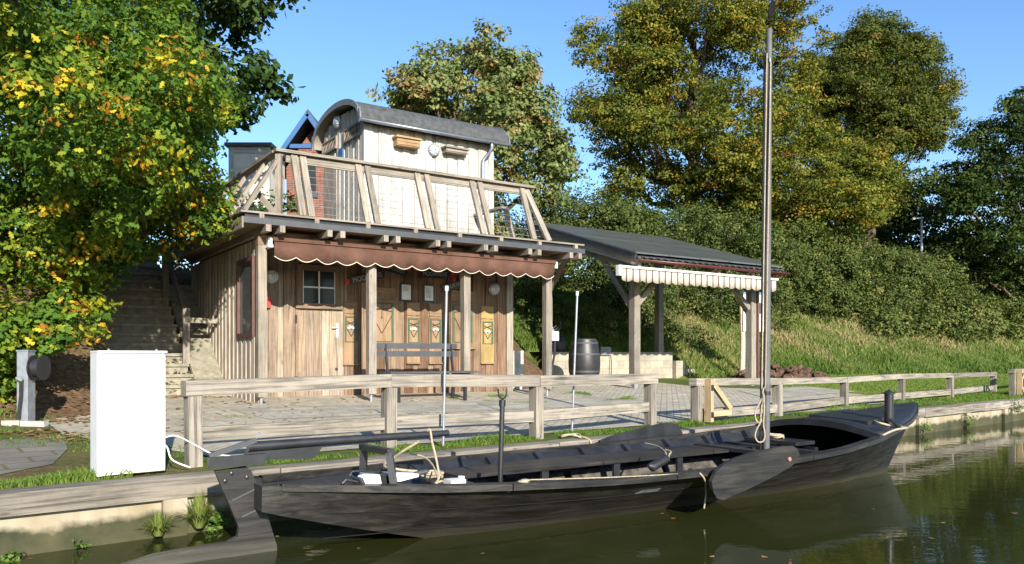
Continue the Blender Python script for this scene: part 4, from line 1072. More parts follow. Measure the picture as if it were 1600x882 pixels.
def gate_brace(P, d, n, sgn, lab):
    b = P; z0 = b.z; s = 1.0
    o = thing('new_timber_brace', Vector((b.x, b.y, z0)), lab, 'brace', 'new pale timber braces at fence ends')
    p = Vector((b.x, b.y, 0))+d*.13
    m = MB(); m.beam(p+Vector((0, 0, z0+.02)), p+Vector((0, 0, z0+.62)), .07, .11, n); m.build('upright', M['wood_new'], o, bevel=.005)
    m = MB(); m.beam(p+d*.06+Vector((0, 0, z0+.58)), p+d*.55+Vector((0, 0, z0+.18)), .05, .08, (0, 0, 1)); m.build('diagonal', M['wood_new'], o, bevel=.005)
    m = MB(); m.beam(p+d*.06+Vector((0, 0, z0+.13)), p+d*.55+Vector((0, 0, z0+.13)), .05, .08, (0, 0, 1)); m.build('crosspiece', M['wood_new'], o, bevel=.005)
    q = p-n*.06
    for zz in (.12, .5):
        m = MB(); m.beam(q+Vector((0, 0, z0+zz-.04)), q+Vector((0, 0, z0+zz+.04)), .06, .006, n); m.build('hinge', M['black'], o)
gate_brace(P2[0][0]-n2_*.12, d2_, n2_, 1, 'pale new timber brace on the first post right of the fence gap')
gate_brace(P3_[0][0]-n2_*.12, d2_, n2_, 1, 'pale new timber brace on the far right fence post')

# steel poles
def pole(px, pf, ptop_px, ptop, lab):
    b = hitg(px, pf); t = at(ptop_px, ptop, b.y)
    o = thing('steel_pole', b, lab, 'pole', 'galvanised poles behind the fence')
    m = MB(); m.tube([b-Vector((0, 0, .1)), t], .0135, 10); m.build('tube', M['steel'], o, smooth=True)
    m = MB(); u = (t-b).normalized(); m.tube([t-u*.04, t+u*.012], .018, 10); m.build('cap', M['offwhite'], o, smooth=True)
pole(692, 700, 698, 449, 'thin galvanised pole standing behind the fence, before the bench')
pole(893, 678, 902, 457, 'thin galvanised pole standing behind the fence, before the barrel')

# ------------------------------------------------------------ white box, cable, power pillar
bl = Q(.26, .30); g = .03
A = at(151, 747, EYE*0+ (EYE-g)*FPX/(747-HOR)); Bq = at(258, 737, (EYE-g)*FPX/(737-HOR)); A.z = Bq.z = g
u = (Bq-A); u.z = 0; L = u.length; u.normalize(); v = Vector((-u.y, u.x, 0))
o = thing('white_cabinet', A, 'tall plain white cabinet standing on the quay left of the fence', 'cabinet')
F = lambda a, b, z: A+u*a+v*b+Vector((0, 0, z))
m = MB(); m.box(F, 0.04, L, 0, .16, .01, .95); m.build('body', M['cabinet'], o, bevel=.012)
m = MB(); m.box(F, .0, L+.01, -.02, .18, .952, .968); m.build('top_cap', M['offwhite'], o, bevel=.006)
m = MB(); m.box(F, .0, .037, -.012, .17, .01, .95); m.build('edge_profile', M['offwhite'], o, bevel=.006)
for x in (.09, L-.06):
    m = MB(); m.lathe(lambda a, b, c: F(x+a, .02+b, .968+c), [(.01, 0), (.01, .012), (.004, .016)], 10); m.build('screw', M['zinc'], o)
c0 = A+u*L+v*.12
def spline(P, k=6):
    P = [Vector(p) for p in P]; out = []
    for i in range(len(P)-1):
        p0, p1, p2, p3 = P[max(0, i-1)], P[i], P[i+1], P[min(len(P)-1, i+2)]
        for j in range(k):
            t = j/k; out.append(.5*((2*p1)+(-p0+p2)*t+(2*p0-5*p1+4*p2-p3)*t*t+(-p0+3*p1-3*p2+p3)*t**3))
    return out+[P[-1]]
m = MB(); m.tube(spline([c0+Vector((0, 0, .25)), c0+u*.12+Vector((0, 0, .27)), c0+u*.28+v*.05+Vector((0, 0, .19)), c0+u*.42+Vector((0, 0, .10)), c0+u*.6+v*.05+Vector((0, 0, .06))]), .006, 7)
tag(m.build('cable', M['white'], None, smooth=True), 'white cable curling from the white cabinet towards the fence post', 'cable')
m = MB(); m.tube(spline([c0+Vector((0, 0, .24)), c0+u*.05-v*.02+Vector((0, 0, .18)), c0+u*.08-v*.05+Vector((0, 0, .08)), c0+u*.2-v*.12+Vector((0, 0, .012))]), .006, 7)
tag(m.build('cable', M['white'], None, smooth=True), 'short white cable end touching the ground beside the white cabinet', 'cable')
b = hitg(40, 664)
o = thing('power_pillar', b, 'grey metal power pillar with a black cable reel at the foot of the left bank', 'power pillar')
hP = (664-550)/FPX*b.y; wP = 17/FPX*b.y
F = lambda x, y, z: b+Vector((x, y, z))
m = MB(); m.box(F, -wP/2, wP/2, -.06, .08, 0, hP); m.build('pillar', M['steel'], o, bevel=.006)
m = MB(); m.box(F, -wP/2-.008, wP/2+.008, -.068, .088, hP+.001, hP+.02); m.build('cap', M['zinc'], o)
m = MB(); zc = hP*.78; R_ = .145
G = lambda x, y, z: F(wP/2+.02+z, .02+x, zc+y)
m.lathe(G, [(R_, 0), (R_, .012), (R_*.72, .014), (R_*.72, .10), (R_, .102), (R_, .115)], 28); m.build('cable_reel', M['rubber'], o, smooth=True)
m = MB(); m.tube([F(-.0, -.07, hP*.62), F(.01, -.1, hP*.6), F(.0, -.085, hP*.4), F(-.02, -.085, hP*.2), F(-.03, -.09, .02)], .02, 8); m.build('hose', M['rubber'], o, smooth=True)
m = MB(); m.tube([F(-.05, -.07, hP*.64), F(-.03, -.11, hP*.64), F(.03, -.11, hP*.61)], .02, 8); m.build('tap', M['steel'], o)
m = MB(); m.box(F, -.18, .02, -.16, -.07, -.02, .06); m.box(F, .03, .30, -.15, -.06, -.02, .05); m.build('kerb_block', M['stone'], o, bevel=.012)

# ------------------------------------------------------------ things on the bank to the right
pc = hitg(1215, 590)
base = Vector((pc.x, pc.y, 0)); rr = random.Random(3)
def clod_mesh(seed):
    r2 = random.Random(seed); m = MB(); c = []
    sx, sy, sz = r2.uniform(.13, .2), r2.uniform(.09, .13), r2.uniform(.055, .085)
    prof = [(.3, -1), (.85, -.75), (1, 0), (.9, .6), (.35, 1)]
    i0 = 0
    F = lambda x, y, z: Vector((x*sx*(1+.25*math.sin(5*y+seed)), y*sy*(1+.2*math.sin(4*x+seed*2)), z*sz*(1+.25*math.sin(3*x+2*y+seed))+sz))
    m.lathe(F, prof, 9); return m
protos = []
n_c = 0
for i in range(110):
    f = rr.random(); tt = 13.05+3.9*f; hgt = .44*(math.sin(math.pi*min(1, f*.9+.12))**.7)
    lay = rr.random(); dd = 1.9+rr.uniform(-.35, .35); q = H(tt, dd); z = gz(q.x, q.y)+hgt*lay*(1-abs(dd-1.9)/.6)
    if i < 6:
        o = clod_mesh(i+1).build('peat_sod', M['peat'], None); protos.append(o)
    else:
        o = protos[i % 6].copy(); COL.objects.link(o)
    o.location = (q.x, q.y, z); o.rotation_euler = (rr.uniform(-.4, .4), rr.uniform(-.4, .4), rr.uniform(0, 6.3))
    tag(o, 'rough brown peat sod in the low heap right of the shelter', 'peat sod', 'peat sods heaped beside the shelter')
# info board
A, B_ = at(1159, 560, 23.0), at(1194, 560, 23.3)
o = thing('info_board', Vector((A.x, A.y, gz(A.x, A.y))), 'white and blue information board on rough log posts behind the shelter post', 'information board')
for i, q in enumerate((A, B_)):
    g = gz(q.x, q.y); m = MB(); zt = at(0, 478 if i == 0 else 470, 23).z; m.tube([Vector((q.x, q.y, g-.2)), Vector((q.x+.03, q.y, (g+zt)/2)), Vector((q.x, q.y, zt))], [.085, .075, .07], 10); m.build('log_post', M['log'], o, smooth=True)
u = (B_-A); u.z = 0; u.normalize(); v = Vector((u.y, -u.x, 0)); F = lambda a, b_, z: Vector((A.x, A.y, 0))+u*a+v*b_+Vector((0, 0, z))
z0, z1 = at(0, 518, 23).z, at(0, 457, 23).z
m = MB(); m.box(F, -.03, .72, .09, .12, z0, z1); m.build('panel', M['white'], o)
m = MB(); m.box(F, -.03, .72, .1205, .125, z1-.07, z1); m.box(F, -.03, .07, .1205, .125, z1-.42, z1-.22); m.box(F, .25, .4, .1205, .125, z0+.12, z0+.3); m.build('blue_print', M['blue_sign'], o)
m = MB(); m.box(F, .5, .62, .1205, .125, z1-.62, z1-.30); m.build('dark_picture', M['charcoal'], o)
# street lamp behind the hedge
q = at(1440, 470, 40.5); top = at(1440, 341, 40.5)
o = thing('street_lamp', Vector((q.x, q.y, 3.2)), 'grey street lamp rising behind the hedge, in front of the dark trees', 'street lamp')
m = MB(); m.tube([Vector((q.x, q.y, 3.0)), top], [.08, .06], 10); m.build('mast', M['steel'], o, smooth=True)
m = MB(); m.beam(top+Vector((.05, 0, .0)), top+Vector((-.50, 0, -.05)), .22, .08, (0, 0, 1)); m.build('lamp_head', M['offwhite'], o, bevel=.02)
q = at(1531, 505, 46); g = gz(q.x, q.y); m = MB(); m.tube([Vector((q.x, q.y, g-.2)), at(1531.5, 462, 46)], .075, 8)
gp = plain('green_post_paint', (.015, .13, .12), .5); tag(m.build('green_post', gp), 'turquoise-green metal post standing in the bushes at the right', 'post')

# ------------------------------------------------------------ house and shed on the plateau behind the hut
hs = thing('brick_house', Vector((-7.6, 27.5, 2.95)), 'red brick house with bright blue gable boards behind the hut', 'house')
pk = at(489, 186, 27); el = at(436, 262, 27)
dx = pk.x-el.x; ez = el.z; px_ = pk.x
HX = lambda x, y, z: Vector((x, y, z))
m = MB(); x0, x1 = px_-dx+.25, px_+dx-.25
m.poly([HX(x0, 27, 2.9), HX(x1, 27, 2.9), HX(x1, 27, ez), HX(px_, 27, pk.z-.3), HX(x0, 27, ez)], 0, [(0, 0), (x1-x0, 0), (x1-x0, ez-2.9), ((x1-x0)/2, pk.z-3.2), (0, ez-2.9)])
m.poly([HX(x0, 33, 2.9), HX(x0, 27, 2.9), HX(x0, 27, ez), HX(x0, 33, ez)], 0, [(0, 0), (6, 0), (6, ez-2.9), (0, ez-2.9)])
m.poly([HX(x1, 27, 2.9), HX(x1, 33, 2.9), HX(x1, 33, ez), HX(x1, 27, ez)], 0, [(0, 0), (6, 0), (6, ez-2.9), (0, ez-2.9)])
m.poly([HX(x1, 33, 2.9), HX(x0, 33, 2.9), HX(x0, 33, ez), HX(px_, 33, pk.z-.3), HX(x1, 33, ez)], 0, [(0, 0), (x1-x0, 0), (x1-x0, ez-2.9), ((x1-x0)/2, pk.z-3.2), (0, ez-2.9)])
m.build('wall', M['brick'], hs)
m = MB()
for sg in (-1, 1):
    m.hexa([HX(px_, 26.3, pk.z), HX(px_+sg*(dx+.1), 26.3, ez-.15), HX(px_+sg*(dx+.1), 33.3, ez-.15), HX(px_, 33.3, pk.z), HX(px_, 26.3, pk.z+.12), HX(px_+sg*(dx+.1), 26.3, ez-.03), HX(px_+sg*(dx+.1), 33.3, ez-.03), HX(px_, 33.3, pk.z+.12)], .2)
m.build('roof', M['felt'], hs)
for sg in (-1, 1):
    m = MB(); m.beam(HX(px_, 26.27, pk.z-.05), HX(px_+sg*(dx+.1), 26.27, ez-.2), .06, .15, (0, 0, 1)); m.build('bargeboard', M['blue'], hs)
m = MB(); zt_ = at(0, 235, 27).z; m.box(HX, px_-dx*.55, px_+dx*.55, 26.4, 26.55, zt_-.08, zt_+.05); m.build('tie_beam', M['blue'], hs)
m = MB(); q = at(482, 275, 27); m.box(HX, q.x-.25, q.x+.25, 26.96, 26.995, q.z-.55, q.z+.6); wf = m.build('window', M['glass'], hs)
m = MB(); m.box(HX, q.x-.32, q.x+.32, 26.93, 26.995, q.z-.75, q.z-.56); m.build('sill', M['charcoal'], wf)
A = at(357, 226, 21); Bq = at(421, 232, 21)
o = thing('shed', Vector((A.x, 21, 2.95)), 'grey-beige panelled shed with pale corner trim behind the terrace rail, left of the cabin', 'shed')
zt_ = A.z
m = MB(); m.box(HX, A.x+.05, Bq.x-.05, 21.03, 22.6, 2.9, zt_-.05); m.build('wall', M['plaster'], o)
m = MB(); m.box(HX, A.x, A.x+.13, 21, 21.1, 2.9, zt_-.06); m.box(HX, Bq.x-.13, Bq.x, 21, 21.1, 2.9, zt_-.06); m.box(HX, A.x+.131, Bq.x-.131, 21, 21.1, zt_-.22, zt_-.06); m.build('corner_trim', M['wood_cabin'], o)
m = MB(); m.box(HX, A.x-.08, Bq.x+.08, 20.9, 22.7, zt_-.055, zt_+.03); m.build('roof', M['charcoal'], o)

# ------------------------------------------------------------ the black peat boat
LB = 8.6
def zs(a): return interp(a, [-.2, 0, 1, 2.5, 4, 5.5, 6.3, 7.2, 8.0, 8.6], [.055, .05, .0, -.03, -.03, .01, .06, .145, .24, .33])
def wg(a): return interp(a, [-.2, 0, .5, 1.1, 1.6, 2.1, 2.7, 3.4, 4.2, 5.0, 5.6, 6.3, 7.0, 7.6, 8.1, 8.45, 8.6], [.20, .24, .45, .68, .84, .94, 1.02, 1.06, 1.07, 1.03, .98, .87, .70, .52, .31, .12, .02])
def stem(z): return 7.55 + (z+.45)/.78*1.05      # a of the stem at height z
boat = thing('peat_boat', B(4, 0, WATER), 'long black tarred wooden peat boat moored along the quay', 'boat')
def wlo(a, z):
    """half width at height z"""
    g = wg(a); zt = zs(a)
    ww = interp(a, [-.2, 0, 1.0, 1.85, 3.2, 5, 6, 7.05, 7.4, 7.9, 8.3, 8.6], [.17, .20, .26, .39, .46, .50, .49, .38, .31, .19, .08, .0])
    f = (zt-z)/(zt+.45) if zt+.45 > .05 else 1
    return max(0.0, g + (ww-g)*min(f, 1.35))
def zbot(a): return interp(a, [-.2, 0, 1.15, 1.9, 6.6, 7.55, 8.6], [-.10, -.16, -.46, -.62, -.62, -.45, .33])
stations = [-.12, 0, .25, .5, .8, 1.1, 1.5, 2, 2.6, 3.2, 3.8, 4.4, 5, 5.5, 6, 6.5, 7, 7.3, 7.55, 7.8, 8.05, 8.25, 8.42, 8.6]
def sect(a, side, inset=0.0):
    zt, zb = zs(a), zbot(a); out = []
    for i in range(6):
        f = i/5; z = zt+(zb-zt)*f; w_ = wlo(a, z)
        if a > 7.5: w_ = wlo(a, z)*max(0, min(1, (zt-z > -1)*( (a_stem(z)-a)/(a_stem(z)-7.2) if z < zt-.001 else 1)))**.8 if False else w_*(1-f*interp(a, [7.4, 8.6], [0, 1]))
        out.append(B(a, side*max(0, w_-inset), z))
    return out
m = MB()
for side in (-1, 1):
    m.grid([sect(a, side) for a in stations], uvf=lambda i, j: (stations[i], j*.1), flip=side > 0)
m.grid([[B(a, wlo(a, zbot(a))*(1-interp(a, [7.4, 8.6], [0, 1])), zbot(a)), B(a, -wlo(a, zbot(a))*(1-interp(a, [7.4, 8.6], [0, 1])), zbot(a))] for a in stations], uvf=lambda i, j: (stations[i], j*.5))
sA = stations[0]
m.poly([B(sA, -wg(sA), zs(sA)), B(sA, -wlo(sA, zbot(sA)), zbot(sA)), B(sA, wlo(sA, zbot(sA)), zbot(sA)), B(sA, wg(sA), zs(sA))])
hull = m.build('hull', M['tar'], boat, smooth=True)
for f_ in (.42, .80):
    m = MB(); pts = []
    for a in np.linspace(.3, 7.2, 40):
        z = zs(a)+(-.45-zs(a))*f_; pts.append(B(a, -(wlo(a, z)+.001), z))
    m.tube(pts, .0045, 4); m.build('plank_seam', M['matte_black'], hull)
# lining of the open part
m = MB(); st_in = [a for a in stations if a <= 6.5]
for side in (-1, 1):
    m.grid([[B(a, side*max(.02, wlo(a, zs(a)+(max(zbot(a)+.05, -.5)-zs(a))*f)-.045), zs(a)-.004+(max(zbot(a)+.05, -.5)-zs(a))*f) for f in (0, .5, 1)] for a in st_in], flip=side < 0)
m.build('inner_lining', M['tar_smooth'], boat)
m = MB(); m.grid([[B(a, s*(wlo(a, max(zbot(a)+.05, -.5))-.04), max(zbot(a)+.05, -.5)) for s in (-1, 0, 1)] for a in st_in]); m.build('floor_boards', M['tar'], boat)
for side in (-1, 1):
    ed = [0, 1.55, 3.05, 4.9, 6.6, 7.7, 8.58] if side < 0 else [0, 2.2, 4.4, 6.6, 8.58]
    for i in range(len(ed)-1):
        m = MB(); n = 8; rows = []
        for j in range(n+1):
            a = ed[i]+.004+(ed[i+1]-ed[i]-.008)*j/n; w_ = wg(a); z = zs(a)
            rows.append([B(a, side*(w_+.022), z-.035), B(a, side*(w_+.025), z+.012), B(a, side*max(.0, w_-.065), z+.016), B(a, side*max(0, w_-.066), z-.03)])
        m.grid(rows, flip=side < 0, uvf=lambda i_, j_: (i_*.2, j_*.05)); m.build('gunwale_rail', M['tar'], boat, sol=.004)
for a in [1.2+.62*i for i in range(9)]:
    for side in (-1, 1):
        m = MB(); zt = zs(a)-.02; zb_ = max(zbot(a)+.05, -.5)
        for (z0, z1) in ((zt, (zt+zb_)/2), ((zt+zb_)/2, zb_)):
            m.beam(B(a, side*(wlo(a, z0)-.075), z0), B(a, side*(wlo(a, z1)-.075), z1), .06, .07, (CD[0], CD[1], 0))
        m.build('rib', M['tar_smooth'], boat)
# side benches with supports
for side, pa, pb in ((1, .27, .80), (-1, -.80, -.56)):
    e = [1.72, 3.4, 5.0, 6.1]; ZB = -.085 if side > 0 else -.145
    for i in range(3):
        m = MB(); 
        p0 = [min(abs(pb) if side > 0 else abs(pa), wlo(x, ZB-.04)-.06)*side for x in (e[i], e[i+1])]
        m.hexa([B(e[i]+.005, pa if side > 0 else pb, ZB-.035), B(e[i+1]-.005, pa if side > 0 else pb, ZB-.035), B(e[i+1]-.005, p0[1], ZB-.035), B(e[i]+.005, p0[0], ZB-.035),
                B(e[i]+.005, pa if side > 0 else pb, ZB), B(e[i+1]-.005, pa if side > 0 else pb, ZB), B(e[i+1]-.005, p0[1], ZB), B(e[i]+.005, p0[0], ZB)], .5)
        m.build('bench_plank', M['tar'], boat, bevel=.006)
    for a in ((1.8, 2.7, 3.6, 4.5, 5.6) if side > 0 else ()):
        m = MB(); p = (pa+.02); m.box(lambda x, y, z: B(x, y, z), a-.04, a+.04, min(p, p+.03*side), max(p, p+.03*side), -.48, ZB-.036); m.build('bench_support', M['tar_smooth'], boat)
for a in (5.32, 5.78):
    m = MB(); m.box(B, a-.07, a+.07, -wlo(a, -.12)+.07, wlo(a, -.12)-.07, -.11, -.07); m.build('thwart', M['tar_smooth'], boat, bevel=.006)
m = MB(); m.box(B, 5.94, 6.3, -.1, .62, -.06, -.02); m.build('forward_bench', M['tar_smooth'], boat, bevel=.006)
m = MB(); m.box(B, 1.36, 1.66, -.12, .26, -.42, -.09); m.build('aft_locker', M['tar_smooth'], boat, bevel=.008)
for i, a in enumerate((2.15, 2.85, 3.55, 4.2, 4.85, 5.4)):
    m = MB(); da_ = .30; m.hexa([B(a-da_, .46, -.47), B(a+da_, .46, -.47), B(a+da_, .49, -.47), B(a-da_, .49, -.47), B(a-da_, .60, -.20-.02*(i % 2)), B(a+da_, .60, -.21), B(a+da_, .63, -.21), B(a-da_, .63, -.20-.02*(i % 2))])
    m.build('side_panel', M['worn'], boat, bevel=.006)
# foredeck with camber, arched bulkhead edge
camb = lambda a: interp(a, [6.45, 8.6], [.12, .0])
def deckz(a, p): 
    w_ = max(.02, wg(a)); return zs(a)+.012+camb(a)*(1-min(1, abs(p)/w_)**2)
da = [6.45, 6.8, 7.2, 7.6, 8.0, 8.3, 8.5, 8.6]
m = MB(); m.grid([[B(a, -wg(a)+2*wg(a)*j/16, deckz(a, -wg(a)+2*wg(a)*j/16)) for j in range(17)] for a in da], flip=True); m.build('foredeck', M['tar_smooth'], boat, smooth=True, sol=.012)
m = MB(); w_ = wg(6.46)
m.grid([[B(6.42, -w_+2*w_*j/16, deckz(6.45, -w_+2*w_*j/16)+e) for j in range(17)] for e in (.014, -.06)]); m.build('deck_edge', M['tar_smooth'], boat, sol=.03)
# mooring hatch
hz = deckz(6.95, 0)
m = MB(); hp = [(6.68, -.52), (7.35, -.42), (7.42, .2), (6.72, .28)]
m.hexa([B(a, p, deckz(a, p)-.01) for a, p in hp]+[B(a, p, deckz(a, p)+.045) for a, p in hp], .4); m.build('deck_hatch', M['tar_smooth'], boat, bevel=.006)
# stove pipe
a_, p_ = 6.98, -.60; zb_ = deckz(a_, p_)
Y_ = B(a_, p_).y; 
F = lambda x, y, z: B(a_, p_, zb_)+Vector((x, y, z))
m = MB(); m.lathe(F, [(.062, -.02), (.062, .012), (.05, .016), (.05, .36)], 22); m.build('stove_pipe', M['black'], boat, smooth=True)
m = MB(); m.lathe(F, [(.068, .361), (.068, .372), (.0, .415)], 22, cap=False); m.build('pipe_cap', M['black'], boat)
m = MB(); m.tube([B(6.9, -.78, zs(6.9)+.03), B(6.9, -.66, zs(6.9)+.12)], .02, 8); m.build('cleat', M['black'], boat)
m = MB(); m.box(B, 6.3, 6.36, -.1, .32, -.20, -.10); m.build('grab_bar', M['black'], boat)
# mast, sprit, vane
mb0 = B(5.55, 0, -.5); mt = at(1202, 46, mb0.y)
m = MB(); m.tube([mb0, mb0.lerp(mt, .5), mt], [.038, .036, .032], 18); mast = m.build('mast', M['mast'], boat, smooth=True)
for f in (.205, .93):
    p = mb0.lerp(mt, f); m = MB(); m.lathe(lambda x, y, z: p+Vector((x, y, z)), [(.038, -.02), (.044, -.02), (.044, .02), (.038, .02)], 18, cap=False); m.build('mast_band', M['black'], mast)
m = MB(); m.tube([mb0+Vector((-.058, .02, .1)), mt+Vector((-.045, .02, -.25))], .013, 8); m.build('sprit', M['black'], mast)
m = MB(); m.tube([mt, mt+Vector((.02, 0, .14))], .006, 5); m.prism(lambda a, o_, z: mt+Vector((a+.03, o_, z+.20)), [(-.03, -.12), (.005, -.05), (.04, .06), (.03, .11), (0, .13), (-.03, .07), (-.045, -.02)], -.01, .01); m.build('wind_vane', M['matte_black'], mast)
# leeboards
def board_from_px(pts, off, name, th, mat):
    out = [plane_hit('b', x, y, off) for x, y in pts]
    m = MB(); m.prism(lambda a, o_, z: B(a, o_, z), out, off-th/2, off+th/2, .3); return m.build(name, mat, boat, bevel=.01)
board_from_px([(1112, 768), (1110, 752), (1116, 738), (1127, 727), (1145, 717), (1168, 709), (1200, 702), (1225, 697), (1237, 697), (1244, 702), (1247, 710), (1243, 720), (1234, 729), (1215, 740), (1190, 753), (1165, 765), (1145, 774), (1128, 781), (1118, 779)], -1.16, 'leeboard', .035, M['tar'])
board_from_px([(936, 689), (960, 680), (990, 672), (1015, 666), (1035, 662), (1050, 661), (1060, 666), (1065, 677), (1064, 690), (940, 700)], 1.14, 'leeboard', .035, M['tar_smooth'])
m = MB(); q = plane_hit('b', 1233, 718, -1.18); m.lathe(lambda x, y, z: B(q[0]+x, -1.178-z, q[1]+y), [(.022, 0), (.022, .012), (.012, .02)], 12); m.build('pivot_bolt', plain('rusty_iron', (.30, .15, .10), .8), boat)
# rudder and tiller
rud = board_from_px([(335, 736), (384, 729), (391, 735), (401, 758), (415, 800), (431, 852), (433, 905), (240, 905), (178, 886), (240, 866), (320, 852), (355, 846), (370, 838), (372, 824), (362, 800), (350, 772)], 0, 'rudder', .05, M['tar'])
def bar_px(p, q, off, w_, h_, name, mat='tar_smooth', par=None):
    a, z = plane_hit('b', p[0], p[1], off); b_, z2 = plane_hit('b', q[0], q[1], off)
    m = MB(); m.beam(B(a, off, z), B(b_, off, z2), w_, h_, (0, 0, 1)); return m.build(name, M[mat], par or boat, bevel=.006)
for o_, nm in ((-.06, 'rudder_cheek'), (.06, 'rudder_cheek')): bar_px((325, 724), (414, 717), o_, .035, .075, nm)
a, z = plane_hit('b', 330, 709, 0); a2, z2 = plane_hit('b', 560, 686, 0); a3, z3 = plane_hit('b', 700, 677, 0)
m = MB(); m.tube([B(a+.25, 0, z+.03), B(a2, 0, z2), B(a3, 0, z3)], [.038, .032, .026], 12); m.build('tiller', M['tar_smooth'], boat, smooth=True)
board_from_px([(377, 716), (396, 693), (505, 687), (503, 698), (490, 716), (440, 718)], .01, 'tiller_board', .035, M['tar_smooth'])
bar_px((327, 713), (400, 688), -.02, .025, .035, 'tiller_strut', 'charcoal')
a, z = plane_hit('b', 400, 686, -.02); m = MB(); m.tube([B(a, -.02, z), B(a, -.02, z+.035), B(a+.02, -.02, z+.05), B(a+.035, -.02, z+.035)], .005, 6); m.build('hook', M['steel'], boat)
for (x, y) in ((352, 752), (362, 740), (386, 746)):
    a, z = plane_hit('b', x, y, -.026); m = MB(); m.lathe(lambda p, q, r_: B(a+p, -.026-r_, z+q), [(.016, 0), (.014, .008), (.005, .011)], 10); m.build('bolt', M['black'], rud)
for (x0, y0, x1, y1) in ((362, 783, 400, 764), (378, 808, 412, 792)):
    bar_px((x0, y0), (x1, y1), -.03, .008, .012, 'iron_strap', 'charcoal', rud)
# hinge irons between stern and rudder
m = MB()
for z in (.0, -.07, -.13): m.tube([B(-.12, 0, z), B(-.24, 0, z+.005)], .018, 8)
m.build('rudder_hinge', M['maroon'], boat)
# tiller rest: portal
def legpost(p0, p1, off, nm='tiller_rest'):
    pass
A_ = at(569, 699, 6.35); A0 = Vector((A_.x-.02, 6.35, -.2)); B_ = at(608, 709, 5.86); B0_ = at(618, 762, 5.80); B0_.z -= .05
rest = thing('dummy', (0, 0, 0), None, None); bpy.data.objects.remove(rest)
m = MB(); m.beam(A0, A_, .055, .055, (1, 0, 0)); m.build('rest_post', M['tar_smooth'], boat, bevel=.004)
m = MB(); m.beam(B0_, B_, .075, .05, (1, 0, 0)); m.build('rest_post', M['tar_smooth'], boat, bevel=.004)
m = MB(); m.beam(A_+Vector((-.02, .03, .0)), B_+Vector((.02, -.03, .012)), .06, .045, (0, 0, 1)); m.build('rest_beam', M['tar_smooth'], boat, bevel=.004)
m = MB(); q = plane_hit('b', 1028, 771, -.8); rr_ = .12
a, z = plane_hit('b', 1026, 771, -.93)
wp = lambda a, z: -(wlo(a, z)+.012)
m.hexa([B(a-.12, wp(a-.12, z-.012), z-.012), B(a+.12, wp(a+.12, z-.012), z-.012), B(a+.12, wp(a+.12, z-.012)+.01, z-.012), B(a-.12, wp(a-.12, z-.012)+.01, z-.012),
        B(a-.07, wp(a-.1, z+.018), z+.018), B(a+.13, wp(a+.1, z+.018), z+.018), B(a+.13, wp(a+.1, z+.018)+.01, z+.018), B(a-.07, wp(a-.1, z+.018)+.01, z+.018)])
m.build('name_plate', M['steel'], boat)

# ------------------------------------------------------------ things lying in the boat
# boat fork (punting pole crutch)
fk = B(1.80, -.28, -.42); ft = at(785, 626, fk.y+.02)
o = thing('mooring_fork', fk, 'black upright pole with a U-shaped fork on top, standing in the boat', 'boat pole')
m = MB(); m.tube([fk, ft], .021, 10); m.build('shaft', M['black'], o, smooth=True)
m = MB(); m.tube([ft-(ft-fk).normalized()*.05, ft+(ft-fk).normalized()*.005], .028, 10); m.build('collar', M['black'], o, smooth=True)
m = MB(); pts = []
for i in range(11):
    th = math.pi+math.pi*i/10; pts.append(ft+Vector((.032*math.cos(th), 0, .05+.035*math.sin(th))))
pts = [pts[0]+Vector((-.003, 0, .045))]+pts+[pts[-1]+Vector((.003, 0, .045))]
m.tube([ft, ft+Vector((0, 0, .02))], .012, 6); m.tube(pts, .007, 6); m.build('fork', M['black'], o, smooth=True)
# outboard motor / white machine
def bp(px, py, off): a, z = plane_hit('b', px, py, off); return B(a, off, z)
mo = thing('outboard_motor', bp(600, 765, -.3), 'white and black electric outboard motor lying at the stern of the boat', 'outboard motor')
def pxprism(name, pts, off, th, mat, par):
    out = [plane_hit('b', x, y, off) for x, y in pts]; m = MB(); m.prism(lambda a, o_, z: B(a, o_, z), out, off-th/2, off+th/2, .3); return m.build(name, mat, par, bevel=.008)
pxprism('cowl', [(563, 746), (568, 740), (589, 741), (592, 757), (568, 758)], -.36, .10, M['white'], mo)
pxprism('battery', [(600, 738), (650, 740), (649, 744), (622, 751), (608, 752)], -.26, .10, M['white'], mo)
pxprism('motor_body', [(590, 741), (604, 742), (606, 760), (590, 762), (570, 762), (564, 759), (592, 758)], -.32, .12, M['black'], mo)
m = MB(); m.tube([bp(*p, -.40) for p in ((546, 744), (550, 737), (565, 736), (590, 738), (592, 742))], .010, 8); m.tube([bp(*p, -.40) for p in ((547, 743), (552, 746), (561, 749), (566, 760), (590, 761))], .011, 8); m.build('carry_frame', M['black'], mo, smooth=True)
m = MB(); m.tube([bp(648, 741, -.26), bp(667, 737, -.26)], .018, 10); m.build('tiller_handle', M['charcoal'], mo, smooth=True)
m = MB(); m.tube([bp(534, 756, -.38), bp(540, 750, -.38), bp(558, 753, -.38), bp(563, 762, -.38)], .014, 8); m.build('bracket', M['rubber'], mo)
# white box and stern locker things
o = thing('white_box', bp(712, 759, -.2), 'small white box tucked under the rope coil near the stern', 'box')
pxprism('case', [(699, 750), (722, 748), (722, 759), (699, 760)], -.2, .12, M['offwhite'], o)
pxprism('switch', [(718, 744), (724, 744), (724, 748), (718, 748)], -.2, .04, M['white'], o)
